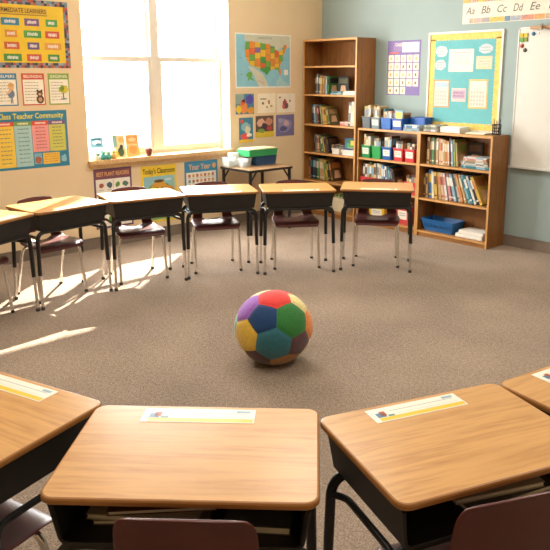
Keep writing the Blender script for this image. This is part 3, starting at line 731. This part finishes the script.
art(o, t, [(quad(.003, .003, w-.003, .21), 'e8b06a'), (quad(.015, .13, w-.015, .195), 'd99a58'), (ell(w/2, .162, .042, .02), 'f0c890'), (ell(w/2, .06, .045, .04), 'd6924c'), (quad(.01, .108, w-.01, .114), 'f4dfb8')])
for k, (y, c1, c2, h) in enumerate(((-2.965, 'd8e0cc', '8fc0a8', .075), (-2.91, '4fa8a4', '6fc0a8', .09), (-2.855, '4a9c92', 'a8d0b4', .085), (-2.80, 'e0b468', 'efd29a', .095))):
    b = MB(); b.lathe([(.02, 0), (.027, .008), (.025, h*.45), (.014, h*.58)], paint(c1, .4), n=16); b.lathe([(.006, 0), (.019, h*.1), (.022, h*.22), (.016, h*.36), (.004, h*.42)], paint(c2, .4), (0, 0, h*.56), 16)
    for s in (-1, 1): b.lathe([(.001, 0), (.006, .006), (.001, .014)], paint(c2, .4), (0, s*.012, h*.88), 8)
    tag(b.build('figurine', None, (.005, y, SZ), None), ('white', 'teal', 'dark green', 'amber')[k]+' little figurine, '+ORD[k]+' from the left in the row on the window sill', 'figurine', 'figurines on the window sill')
t = empty('plant_pot', (-.01, -2.405, SZ)); tag(t, 'small dark red pot standing on the middle of the window sill', 'pot')
b = MB(); b.lathe([(.024, 0), (.034, .058), (.037, .058), (.037, .07), (.031, .07), (.029, .055)], paint('6d2f35', .5), n=20); b.build('pot', t)
b = MB()
for k in range(7):
    a = k*.9; d = Vector((math.cos(a), math.sin(a), 0)); b.tube([(0, 0, .05), tuple(d*.012+Vector((0, 0, .072))), tuple(d*.024+Vector((0, 0, .08)))], [.002, .005, .0008], paint('8d9a72', .6), 6)
b.build('sprout', t)

# ------------------------------------------------------------------ pinned sheets, window wall
def scribble(s, cu, cv, w, h, col, layer):
    u = cu-w/2
    while u < cu+w/2-.003:
        L = random.uniform(.004, .009); s.rect(u, cv-h*random.uniform(.3, .5), min(u+L, cu+w/2), cv+h*random.uniform(.3, .5), col, layer); u += L+.003
# yellow poster
s = Sheet('L', -4.25, 1.69); PW, PH = 1.076, .565; s.body(0, 0, PW, PH, '4d4a52')
pal = ['8a8494', '5a5660', '3e4450', 'a07858', 'b8563c', '6c8a94', '98a0a8', '2f3a4a']
n = 46
for i in range(n):
    for v0 in (.0, .022, PH-.044, PH-.022): s.rect(i*PW/n, v0, (i+1)*PW/n, v0+.022, random.choice(pal), 1)
for i in range(22):
    for u0 in (.0, .022, PW-.044, PW-.022): s.rect(u0, .044+i*(PH-.088)/22, u0+.022, .044+(i+1)*(PH-.088)/22, random.choice(pal), 1)
s.rect(.044, .044, PW-.044, PH-.044, 'e8c22e', 2)
s.rect(.30, PH-.125, PW-.19, PH-.066, 'd8ae36', 3); s.rect(.30, PH-.129, PW-.19, PH-.123, '8a6a26', 4)
s.text('OUR INTERMEDIATE LEARNERS', (.30+PW-.19)/2, PH-.094, .05, '5c4618', 4, width=PW-.51, bold=.012)
cx = [PW-.155, PW-.33, PW-.515, PW-.70, PW-.88]
grid = [['4f9a4a','7c5a84','3f86a4','d08a42','4f9a4a'],['c9543c','4f9a4a','d98f3c','6c5a70','c9543c'],['d99a4a','6c5a80','c8603c','2f8f98','d99a4a'],['4f8f42','c95a44','4f8f42','d99a52','3f86a4']]
for r_, rowc in enumerate(grid):
    for k, c in enumerate(rowc):
        v = PH-.185-r_*.098; hw = .052+.012*((r_+k) % 3); s.rect(cx[k]-hw, v-.03, cx[k]+hw, v+.03, c, 3)
        scribble(s, cx[k], v, hw*1.2, .03, 'f1e6dc', 4)
tag(s.build('bulletin_chart'), 'bright yellow wall chart with patterned border and coloured word cards, at the top left', 'chart')
# three small cards
def small_card(u0, u1, col, head, fig, label):
    s = Sheet('L', u0, 1.372); w, h = u1-u0, .272; s.body(0, 0, w, h, col); s.rect(.01, .01, w-.01, h-.052, 'f2ead6', 1)
    s.text(head, w/2, h-.027, .034, 'f6ecd8', 2, width=w*.8, bold=.01)
    s.lines(.025, .03, w*.72, h-.065, 7, '8f8a80', 2, .005)
    if fig == 0:
        for c, a in (('e2b48a', (w*.70, .155, .026, .03)), ('d9a45a', (w*.70, .175, .026, .016)), ('6f7f96', (w*.68, .10, .03, .036))): s.blob(*a, c, 3+(c != 'e2b48a'))
        s.rect(w*.64, .02, w*.68, .075, '4a5a78', 3); s.rect(w*.71, .02, w*.75, .075, '4a5a78', 3); s.blob(w*.58, .115, .03, .01, 'e2b48a', 5, rot=.6)
    elif fig == 1:
        s.blob(w*.76, .05, .034, .036, '5a3d2a', 3); s.blob(w*.75, .10, .028, .026, '6b4a32', 4); s.blob(w*.66, .124, .010, .010, '4a3222', 3); s.blob(w*.84, .124, .010, .010, '4a3222', 3); s.blob(w*.75, .094, .013, .010, 'd8b48a', 5); s.blob(w*.76, .048, .018, .02, 'c89a6a', 5)
    else:
        s.rect(w*.66, .055, w*.71, .11, '6b5a3a', 3); s.blob(w*.70, .135, .045, .034, 'b8b43a', 4, jit=.15); s.blob(w*.78, .13, .028, .026, 'd8c23a', 5, jit=.15); s.blob(w*.62, .14, .024, .02, '7fa03c', 5, jit=.15); s.blob(w*.70, .05, .03, .008, '8a8f94', 4)
    tag(s.build('classroom_card'), label, 'poster', 'small wall cards under the yellow chart')
small_card(-3.85, -3.672, '3f80a4', 'HELPERS', 0, 'small blue-headed wall card with a child figure, leftmost under the yellow chart')
small_card(-3.632, -3.430, 'cf5a40', 'BELONGING', 1, 'small red-bordered wall card with a little brown bear')
small_card(-3.397, -3.202, '8aa848', 'SIGNS', 2, 'small green-bordered wall card with a yellow tree')
# big multicoloured chart
s = Sheet('L', -3.895, .822); w, h = .648, .502; s.body(0, 0, w, h, '2f7f9c')
s.text('Class Teacher Community', w*.5, h-.045, .066, 'e6d75a', 2, width=w*.9, bold=.018)
cc = [('f0c84a', 'd8503c', 0), ('a9ccc8', '7fa04a', 0), ('ec9a94', 'd8523e', .12), ('cdc85a', '7a5a8a', .12)]
cw = (w-.03)/4
for k, (c, hd, cut) in enumerate(cc):
    u0 = .012+k*cw; v0 = .022+cut; s.rect(u0, v0, u0+cw-.004, h-.09, c, 1); s.rect(u0, h-.125, u0+cw-.004, h-.088, hd, 2)
    scribble(s, u0+cw/2, h-.107, cw*.6, .018, 'f2e6d0', 3); s.lines(u0+.03, v0+.02, u0+cw-.03, h-.135, 9 if not cut else 7, '6f7a70' if k != 2 else 'a85a60', 2, .007)
s.rect(.325, .035, .395, .13, '7fb0c0', 1); s.blob(.36, .07, .03, .032, 'b06a50', 2); s.rect(.405, .03, .56, .13, 'f0c04a', 1); s.lines(.42, .04, .545, .125, 4, 'c88a3a', 2, .006); s.blob(.60, .07, .028, .035, '8fc0cc', 1, jit=.2)
tag(s.build('community_chart'), 'large blue-headed chart with yellow, teal, pink and green columns', 'chart')
# posters below the sill
s = Sheet('L', -3.02, .18); w, h = .40, .578; s.body(0, 0, w, h, '6a4868'); s.rect(.018, .018, w-.018, h-.10, 'ece4d4', 1); s.rect(.012, h-.095, w-.012, h-.012, '7d4a52', 1)
s.text('BEST PLANT READERS', w/2, h-.053, .055, 'e8b070', 2, width=w*.86, bold=.012)
for r_ in range(4):
    for k in range(4):
        c = [['a85a40','4a6068','5a8a3a','5c7a66'],['b06a48','c98a5a','8a5a48','6a8a5a'],['5a8a5a','a86048','d0a050','4a6068'],['c98a5a','5a8a3a','a85a40','8a5a48']][r_][k]
        s.blob(.075+k*.085, h-.16-r_*.11, .026, .022+.008*(k % 2), c, 2, jit=.15, rot=.5*k); s.rect(.05+k*.085, h-.205-r_*.11, .1+k*.085, h-.2-r_*.11, 'a89a90', 2)
s.rect(w/2-.002, .03, w/2+.002, h-.11, 'b8a8b0', 2)
tag(s.build('picture_chart'), 'purple-edged chart of small plants and animals, left below the window sill', 'poster')
s = Sheet('L', -2.515, .16); w, h = .415, .582; s.body(0, 0, w, h, 'ecc936'); s.rect(.025, .025, w-.025, h-.11, '93c0c4', 1)
s.text("Today's Classroom", w/2, h-.058, .075, '4a3c18', 2, width=w*.9, bold=.018)
s.blob(w*.5, h-.27, .15, .10, '5a9a4a', 2); s.blob(w*.49, h-.24, .10, .085, 'd8a03c', 3); s.blob(w*.49, h-.160, .06, .016, '6a4a2c', 4); s.blob(w*.75, h-.29, .08, .08, 'd09434', 4); s.blob(w*.25, h-.31, .06, .06, 'c8a03a', 3)
s.blob(w*.43, h-.235, .012, .014, '3a2a1c', 5); s.blob(w*.57, h-.235, .012, .014, '3a2a1c', 5); s.blob(w*.5, h-.28, .03, .010, 'a85a30', 5); s.blob(w*.75, h-.15, .04, .012, 'c8dcdc', 2); s.rect(.03, .03, w-.03, .14, '7aa048', 2)
tag(s.build('classroom_poster'), 'yellow-bordered poster with round orange faces below the window sill', 'poster')
s = Sheet('L', -2.0, .22); w, h = .425, .525; s.body(0, 0, w, h, '3a87ac'); s.rect(.02, .02, w-.02, h-.115, 'ece6d6', 1)
s.text('Your Year', w*.45, h-.062, .085, 'e0b888', 2, width=w*.66, bold=.02); s.blob(w*.89, h-.06, .025, .03, 'd8a868', 2)
for r_ in range(6):
    for k in range(7): s.rect(.045+k*.05, h-.165-r_*.058, .073+k*.05, h-.135-r_*.058, random.choice(['c86a4a','8a6a5a','d09a6a','5a8aa0','c8a05a','9a7a80']), 2); s.rect(.042+k*.05, h-.178-r_*.058, .076+k*.05, h-.173-r_*.058, 'a8a8a0', 2)
tag(s.build('picture_chart'), 'blue-headed chart with a grid of tiny pictures, right below the window sill', 'poster')
# map
s = Sheet('L', -1.308, 1.493); w, h = .806, .582; s.body(0, 0, w, h, 'f0ece2'); s.rect(.014, .014, w-.014, h-.014, '8cc3d2', 1)
def uv(pts): return [(.014+a*(w-.028), .014+c*(h-.028)) for a, c in pts]
s.poly(uv([(.14, 1), (1, 1), (1, .80), (.93, .74), (.86, .78), (.74, .72), (.64, .80), (.16, .88)]), 'c9c8b0', 2)
s.poly(uv([(.20, .40), (.30, .37), (.40, .30), (.47, .26), (.53, .14), (.58, 0.0), (.40, 0), (.34, .15), (.28, .28)]), 'cdcab4', 2)
s.poly(uv([(.80, .20), (.88, .10), (.99, .04), (.99, 0), (.75, 0), (.72, .06)]), 'a8cdd0', 2)
US = [(.165, .86), (.26, .875), (.38, .86), (.50, .84), (.60, .835), (.63, .80), (.70, .79), (.715, .74), (.77, .70), (.80, .71), (.85, .74), (.88, .82), (.915, .84), (.935, .79), (.90, .70), (.885, .64), (.86, .60), (.865, .52), (.82, .46), (.80, .40), (.825, .28), (.815, .22), (.79, .25), (.765, .33), (.70, .34), (.64, .335), (.60, .30), (.545, .22), (.51, .27), (.46, .30), (.42, .34), (.33, .385), (.265, .40), (.205, .48), (.16, .58), (.15, .70)]
def clip(poly, a, c, d, e):
    def cut(P, f, g):
        out = []
        for i in range(len(P)):
            p, q = P[i], P[(i+1) % len(P)]; fp, fq = f(p), f(q)
            if fp >= 0: out.append(p)
            if (fp >= 0) != (fq >= 0): t = fp/(fp-fq); out.append((p[0]+(q[0]-p[0])*t, p[1]+(q[1]-p[1])*t))
        return out
    for f in (lambda p: p[0]-a, lambda p: d-p[0], lambda p: p[1]-c, lambda p: e-p[1]):
        poly = cut(poly, f, None)
        if len(poly) < 3: return []
    return poly
s.poly(uv(US), '7a6a50', 3)
pc = ['e08a3a', 'e6b93a', '6fa84a', '4f9a48', 'e2a03a', 'd8663a', '8a6aa0', 'eac24a', 'd98a4a', '5a9aa0']
ux = [.14, .23, .33, .43, .53, .62, .70, .78, .86, .95]; 
colmap = [['6fa84a','e08a3a','e6b93a','6fa84a','e08a3a','5a9a6a','e6b93a','4f9a48','d9823a'],['e08a3a','d8663a','8a6aa0','e6b93a','e2943a','6fa84a','d8663a','e6b93a','e08a3a'],['e6a43a','6fa84a','e6b93a','4f9a48','e08a3a','e6b93a','e2943a','6fa84a','e6b93a'],['d8663a','e6b93a','e08a3a','d8663a','6fa84a','d9823a','e6b93a','e08a3a','6fa84a'],['e08a3a','e08a3a','e6b93a','4f9a48','4f9a48','e6b93a','6fa84a','e2943a','e08a3a']]
for i in range(9):
    off = .04*((i*7) % 3-1)
    vs_ = [.90+.0, .74+off*.5, .62+off, .50+off, .385+off*.4, .0]
    for j in range(5):
        q = clip(US, ux[i]+.003, vs_[j+1]+.004, ux[i+1]-.001, vs_[j]-.002)
        if len(q) > 2: s.poly(uv(q), colmap[j][i], 4)
s.poly(uv([(.165, .22), (.20, .28), (.26, .29), (.285, .25), (.27, .18), (.33, .10), (.24, .15), (.19, .10), (.21, .17)]), '6fa84a', 3)
for k in range(4): s.blob(*uv([(.40+.03*k, .11-.015*k)])[0], .008, .005, 'c87a3a', 3)
s.rect(.70, .14, .76, .2, 'f2efe6', 3); s.text('UNITED STATES', w*.52, h*.92, .028, '5a6a70', 4)
for q in ((.06, .25), (.05, .55), (.9, .35)): scribble(s, w*q[0]+.03, h*q[1], .04, .008, '5a8a9c', 3)
tag(s.build('wall_map'), 'United States map poster with coloured states on the wall right of the window', 'map')
# children's pictures
def picture(u0, v0, u1, v1, bg, items, label):
    s = Sheet('L', u0, v0); w, h = u1-u0, v1-v0; s.body(0, 0, w, h, bg)
    for k, (kind, a, c) in enumerate(items):
        if kind == 'r': s.rect(a[0]*w, a[1]*h, a[2]*w, a[3]*h, c, 1+k)
        else: s.blob(a[0]*w, a[1]*h, a[2]*w, a[3]*h, c, 1+k, jit=.18)
    tag(s.build('childrens_picture'), label, 'picture', "children's pictures under the map")
picture(-1.312, 1.21, -1.055, 1.43, '4f7f9a', [('r', (0, .5, .45, 1), '8fa6a0'), ('b', (.75, .72, .2, .22), '5a4fae'), ('b', (.45, .32, .2, .28), 'e08a4a'), ('b', (.4, .6, .13, .14), 'd8603a'), ('b', (.15, .25, .14, .22), 'e6c23a'), ('b', (.8, .18, .2, .16), 'd89a3a'), ('b', (.42, .66, .08, .08), '3a2c30')], 'blue and yellow painting, upper left of the six pictures under the map')
picture(-.998, 1.215, -.738, 1.43, 'efe2c8', [('b', (.3, .72, .2, .04), '9a8a70'), ('b', (.28, .5, .06, .07), '8a6a48'), ('b', (.62, .55, .06, .12), 'a87a48'), ('b', (.5, .3, .05, .05), '7a6a5a'), ('b', (.75, .35, .07, .06), 'b89a6a')], 'cream drawing with small brown marks, upper middle of the six pictures under the map')
picture(-.715, 1.21, -.432, 1.425, 'efe4cf', [('b', (.42, .45, .12, .25), 'a84a4a'), ('b', (.52, .35, .10, .16), '6a4a5a'), ('b', (.35, .3, .08, .12), 'c86a50'), ('b', (.7, .6, .05, .06), '8a7a6a'), ('b', (.15, .8, .06, .05), '9a6a5a')], 'white drawing with a red figure, upper right of the six pictures under the map')
picture(-1.27, .90, -1.072, 1.172, '3f7f9a', [('b', (.5, .62, .34, .2), '8ab4bc'), ('b', (.6, .5, .2, .16), 'd8d0b8'), ('b', (.4, .25, .3, .12), 'd8504a'), ('r', (0, 0, 1, .12), 'e8b83a'), ('b', (.2, .85, .12, .08), 'c8503a'), ('b', (.7, .3, .2, .08), 'f0e6da')], 'tall teal picture, lower left of the six pictures under the map')
picture(-1.033, .943, -.768, 1.183, '6a5048', [('b', (.3, .68, .22, .2), 'd8a890'), ('b', (.72, .72, .2, .2), 'c88a70'), ('b', (.5, .5, .2, .16), '4a3a48'), ('r', (0, 0, 1, .26), 'd8bc3a'), ('b', (.3, .3, .2, .1), '7a9a4a'), ('b', (.75, .4, .15, .12), 'b84a4a')], 'crowded picture with a yellow lower strip, lower middle of the six pictures under the map')
picture(-.732, .94, -.448, 1.185, '77709a', [('b', (.5, .5, .36, .34), '8f8ab0'), ('b', (.55, .6, .16, .14), 'c8a8b0'), ('b', (.4, .35, .2, .12), '5a5a8a'), ('b', (.25, .75, .12, .1), 'a8a0b8')], 'violet picture, lower right of the six pictures under the map')

# ------------------------------------------------------------------ pinned sheets, blue wall
s = Sheet('R', 1.018, 1.42); w, h = .445, .572; s.body(0, 0, w, h, '7c6aa2'); s.rect(.08, h-.115, .22, h-.018, '8f78a8', 1); s.rect(.20, h-.125, w-.02, h-.02, 'c3ccd6', 2); s.text('CALENDAR', .20, h-.045, .045, 'ecdcc8', 3, width=.19, bold=.015); s.rect(.03, h-.135, .15, h-.12, 'd86a4a', 1)
for r_ in range(5):
    for k in range(5 if r_ < 4 else 3):
        u, v = .018+k*.084, h-.225-r_*.084; s.rect(u, v, u+.070, v+.074, 'f0e2c4', 2); s.blob(u+.035, v+.036, .012, .018, random.choice(['c8a05a', 'b88a5a', 'd8b070', '7a6a58']), 3, jit=.2)
tag(s.build('wall_calendar'), 'purple calendar chart with rows of cream squares on the blue wall', 'calendar')
# bulletin board
t = empty('bulletin_board', (1.568, -.001, 1.078)); w, h = .86, .975; tag(t, 'teal bulletin board with scalloped yellow border on the blue wall', 'board')
b = MB(); fr = paint('e9e4d6', .5)
b.box(0, w, -.018, 0, 0, .02, fr); b.box(0, w, -.018, 0, h-.02, h, fr); b.box(0, .02, -.018, 0, .02, h-.02, fr); b.box(w-.02, w, -.018, 0, .02, h-.02, fr)
bevel(b.build('board_frame', t), .002)
b = MB(); b.box(.02, w-.02, -.006, 0, .02, h-.02, paint('68b0b4', .8, var=.03)); b.build('backing', t)
s = Sheet('R', 0, 0); bw = .050; sc = .017; ycol = paint('e2c05e', .6, var=.12, scale=30)
def strip(n, f):
    for k in range(n):
        for q in f(k/n, (k+1)/n): s.poly(q, ycol, 8)
IN = .02
def band(a, c, fn):     # straight band plus half-round scallops
    s.poly([fn(a, 0), fn(c, 0), fn(c, bw), fn(a, bw)], ycol, 8)
    n = int((c-a)/(2*sc))
    for k in range(n):
        m = a+(c-a)*(k+.5)/n; s.poly([fn(m+sc*math.cos(x*PI/6), bw-.0005+sc*.9*math.sin(x*PI/6)) for x in range(7)], ycol, 8)
band(IN, w-IN, lambda a, d: (a, IN+d)); band(IN, w-IN, lambda a, d: (a, h-IN-d)); band(IN+bw, h-IN-bw, lambda a, d: (IN+d, a)); band(IN+bw, h-IN-bw, lambda a, d: (w-IN-d, a))
o = s.mb.build('scalloped_border', t); o['label'] = 'yellow scalloped border'
def note(u0, v0, u1, v1, col, fn=None, cloud=False):    # fractions from the left / from the top
    s = Sheet('R', 0, 0); U0, U1, V0, V1 = u0*w, u1*w, h*(1-v1), h*(1-v0)
    if cloud: s.blob((U0+U1)/2, (V0+V1)/2, (U1-U0)/2, (V1-V0)/2, col, 10, 18, .1)
    else: s.rect(U0, V0, U1, V1, col, 10)
    if fn: fn(s, U0, V0, U1, V1)
    return s.mb.build('pinned_note', t)
def lines5(n, c): return lambda s, a, c0, d, e: s.lines(a+.02, c0+.015, d-.02, e-.015, n, c, 11, .006)
note(.10, .14, .27, .25, 'c0c9ca', lines5(3, '8a9aa0'), True); note(.10, .275, .26, .385, 'b9c5c7', lines5(3, '8a9aa0'), True)
def bigp(s, a, c0, d, e):
    s.lines(a+.04, e-.05, d-.04, e-.02, 1, 'a8aaa6', 11, .01); s.lines(a+.05, c0+.07, d-.05, e-.055, 4, 'b4b6b0', 11, .006)
note(.295, .175, .63, .40, 'd6d4c8', bigp)
note(.69, .135, .87, .225, 'bcc6c8', lines5(2, '8a9aa0'), True); note(.665, .25, .87, .375, 'd9c49c', lambda s, a, c0, d, e: (s.rect(a+.01, c0+.03, d-.01, e-.03, 'd8ccb6', 11), s.lines(a+.02, c0+.035, d-.02, e-.035, 2, 'a88a6a', 12, .006)))
def cal(col, hd):
    def f(s, a, c0, d, e):
        s.rect(a+.014, c0+.014, d-.014, e-.014, 'd6d0c2', 11); s.rect(a+.014, e-.075, d-.014, e-.03, hd, 12)
        for i in range(4):
            for k in range(5): s.rect(a+.025+k*(d-a-.05)/5, c0+.03+i*.038, a+.025+k*(d-a-.05)/5+(d-a)*.1, c0+.055+i*.038, 'bdb6a8', 12)
    return f
note(.095, .48, .325, .765, 'cc9866', cal(0, 'a8bcc8')); note(.355, .565, .55, .70, 'dcc0b8', lambda s, a, c0, d, e: (s.rect(a+.012, c0+.03, d-.012, e-.02, 'b89ab0', 11), s.lines(a+.02, c0+.04, d-.02, e-.03, 2, '7a5a7a', 12, .008))); note(.585, .475, .835, .765, 'e2b860', cal(0, 'c8ccc8'))
# alphabet strip
s = Sheet('R', 1.953, 2.118); w, h = 1.9, .245; s.body(0, 0, w, h, 'dcd4c2')
cp = ['c9a878', 'b8948c', '98a4a8', 'd8b04a', 'e0c05a', '5a7f96', '8a96a8', 'c87a6a', 'd08a7a', 'd89a5a', '8fa07a', 'b89ab0']
bl = [('b8a088', .045), ('c0a498', .08), ('a8a09c', .09), ('d8b850', .15), ('5f8296', .06), ('98a4b0', .10), ('cf8a70', .13), ('d8985a', .1)]
u = .08
for k in range(16):
    c, L = bl[k % 8]; L = min(L, w-u)
    if L <= 0: break
    s.rect(u, .006, u+L, .05, c, 1)
    for j in range(int(L/.022)): s.rect(u+j*.022+.004, .012+.012*(j % 3), u+j*.022+.016, .022+.012*(j % 3), random.choice(cp), 2)
    u += L+.004
for k in range(int(w/.03)):
    s.rect(k*.03, h-.05, k*.03+.028, h-.006, random.choice(cp), 1); s.rect(k*.03+.006, h-.04, k*.03+.018, h-.02, random.choice(cp+['efe6d6']), 2)
for k, L in enumerate(['Aa', 'Bb', 'Cc', 'Dd', 'Ee', 'Ff', 'Gg', 'Hh', 'Ii', 'Jj', 'Kk']):
    s.text(L, .085+k*.168, .118, .098, '5a564e', 2, shear=.25, width=.098)
tag(s.build('alphabet_strip'), 'handwriting alphabet strip with colourful borders high on the blue wall', 'alphabet strip')
# whiteboard
t = empty('whiteboard', (2.577, -.001, .774)); w, h = 2.4, 1.281; tag(t, 'white dry-erase board on the blue wall at the right edge', 'whiteboard')
b = MB(); b.box(.012, w-.012, -.012, 0, .012, h-.012, paint('dcdad2', .25, var=.015)); b.build('writing_surface', t)
b = MB(); al = paint('d9d8d2', .35, .3); b.box(0, w, -.018, 0, h-.014, h, al); b.box(0, .012, -.018, 0, 0, h, al); b.box(w-.012, w, -.018, 0, 0, h, al); b.box(0, w, -.018, 0, 0, .014, al); bevel(b.build('board_frame', t), .002)
b = MB(); b.box(0.0, w, -.05, -.018, -.004, .006, al); b.box(0.0, w, -.05, -.046, .006, .014, al); b.build('marker_tray', t)
mr = MB(); mr.box(0, 1.2, -.02, 0, 0, .022, paint('b07d4c', .5)); mr.box(0, 1.2, -.0208, -.02, .006, .016, paint('c79a68', .5)); tag(mr.build('map_rail', None, (2.70, -.020, 2.038)), 'thin brown display rail along the top of the whiteboard', 'rail')
b = MB(); b.box(-.012, .012, -.03, .004, -.03, .03, CHROME); b.tube([(0, -.03, -.02), (0, -.04, -.05), (0, -.03, -.06)], .004, CHROME, 8); tag(b.build('rail_clip', None, (2.815, -.042, 2.05)), 'small metal clip on the brown rail above the whiteboard', 'clip')
for k, (x, z, c, nm, sq) in enumerate(((2.612, 1.985, 'c8b62c', 'yellow square', 1), (2.655, 1.987, 'd8b82e', 'amber square', 1), (2.612, 1.945, '5f9a3a', 'green square', 1), (2.655, 1.947, '7a8a34', 'olive square', 1), (2.725, 1.995, '2c6f94', 'blue round', 0), (2.62, 1.893, 'a8352e', 'red round', 0), (2.652, 1.853, '3c3a3c', 'dark grey round', 0))):
    b = MB()
    if sq: b.rings([rrect(.018, .018, .004, 0), rrect(.018, .018, .004, .007), rrect(.015, .015, .004, .009)], paint(c, .4))
    else: b.lathe([(.018, 0), (.018, .006), (.013, .012), (.006, .013)], paint(c, .4), n=18)
    tag(b.build('magnet', None, (x, -.0135, z), (PI/2, 0, 0)), nm+' magnet near the top left corner of the whiteboard', 'magnet', 'magnets on the whiteboard')

# ------------------------------------------------------------------ papers inside the near desks
def desk_item(d, lx, ly, L, Wd, t, z, rot, col, st, label):
    a = d.rotation_euler.z; ax = Vector((math.cos(a), math.sin(a), 0)); ay = Vector((-math.sin(a), math.cos(a), 0))
    p = d.location+ax*lx+ay*ly
    b = MB(); b.box(-L/2, L/2, -Wd/2, Wd/2, 0, .0015, paint(col, .5)); b.box(-L/2, L/2, -Wd/2, Wd/2, t-.0015, t, paint(col, .5)); b.box(-L/2, L/2, Wd/2-.0015, Wd/2, .0015, t-.0015, paint(st, .5))
    o = b.build('notebook', None, (p.x, p.y, z), (0, 0, a+rot)); tag(o, label, 'notebook', 'notebooks inside the near desks')
    b = MB(); b.box(-L/2+.003, L/2-.003, -Wd/2+.003, Wd/2-.003, .002, t-.002, PAPER); b.build('pages', o)
d = desks[1]
z0 = .5715
desk_item(d, -.09, -.02, .28, .21, .012, z0, .05, '6a6258', '4a4a48', 'brown-grey notebook at the bottom of the left pile in the centre desk')
desk_item(d, -.10, -.03, .27, .21, .014, z0+.0125, -.06, 'a89e90', '7a7068', 'pale notebook in the middle of the left pile in the centre desk')
desk_item(d, -.07, -.02, .26, .20, .012, z0+.027, .12, '6d4a3c', '5a3a30', 'reddish notebook on top of the left pile in the centre desk')
desk_item(d, .175, -.03, .16, .24, .02, z0, -.05, '4f5450', '3a3c3a', 'dark green-grey notebook lying alone at the right inside the centre desk')
d = desks[2]
desk_item(d, .08, -.04, .28, .21, .016, z0, .04, '4a4844', '3a3836', 'dark notebook at the bottom of the pile in the near right desk')
desk_item(d, .06, -.03, .26, .2, .014, z0+.017, -.08, 'b0a898', '7a7468', 'light notebook on top of the pile in the near right desk')

# ------------------------------------------------------------------ light
def area(name, loc, rot, sx, sy, power, col):
    l = bpy.data.lights.new(name, 'AREA'); l.shape = 'RECTANGLE'; l.size = sx; l.size_y = sy; l.energy = power; l.color = col
    o = bpy.data.objects.new(name, l); COL.objects.link(o); o.location = loc; o.rotation_euler = rot; return o
for i, (x, y) in enumerate(((2.2, -2.2), (5.2, -2.2), (2.2, -5.2), (5.2, -5.2))):
    area('ceiling_lamp', (x, y, RH-.03), (0, 0, 0), 1.2, .6, 38, (1, .94, .84))
o = area('window_portal', (-.24, (WY0+WY1)/2, (WZ0+WZ1)/2), (0, -PI/2, 0), WZ1-WZ0, WY1-WY0, 1, (1, 1, 1)); o.data.cycles.is_portal = True
sl = bpy.data.lights.new('sun', 'SUN'); sl.energy = 30; sl.angle = math.radians(.8); sl.color = (1, .93, .80)
so = bpy.data.objects.new('sun', sl); COL.objects.link(so)
sd = Vector((1, -1.2, -1.3)); so.rotation_euler = sd.to_track_quat('-Z', 'Y').to_euler(); so.location = (-4, 2, 6)
wd = bpy.data.worlds.new('daylight'); bpy.context.scene.world = wd; wd.use_nodes = True
bg = wd.node_tree.nodes['Background']; bg.inputs[0].default_value = (1, .985, .96, 1); bg.inputs[1].default_value = 25

# ------------------------------------------------------------------ camera
cam = bpy.data.cameras.new('camera'); co = bpy.data.objects.new('camera', cam); COL.objects.link(co)
cam.sensor_width = 36; cam.sensor_fit = 'HORIZONTAL'; cam.lens = 693.11/550*36
cam.shift_x = (275-289.5)/550; cam.shift_y = (224.73-275)/550
yaw, pit = .83212, .211314
fw = Vector((-math.cos(yaw)*math.cos(pit)*1.0, 0, 0))
S_, C_ = math.sin(yaw), math.cos(yaw)
fw = Vector((-S_*math.cos(pit), C_*math.cos(pit), -math.sin(pit)))
co.location = CAM; co.rotation_euler = fw.to_track_quat('-Z', 'Y').to_euler(); cam.clip_start = .05
bpy.context.scene.camera = co
vs = bpy.context.scene.view_settings; vs.view_transform = 'Standard'; vs.look = 'None'; vs.exposure = 0; vs.gamma = 1

import re
for o in bpy.data.objects:
    if 'label' in o.keys() and len(re.findall(r"[A-Za-z0-9']+", o['label'])) > 16: print('LONG', o.name, o['label'])
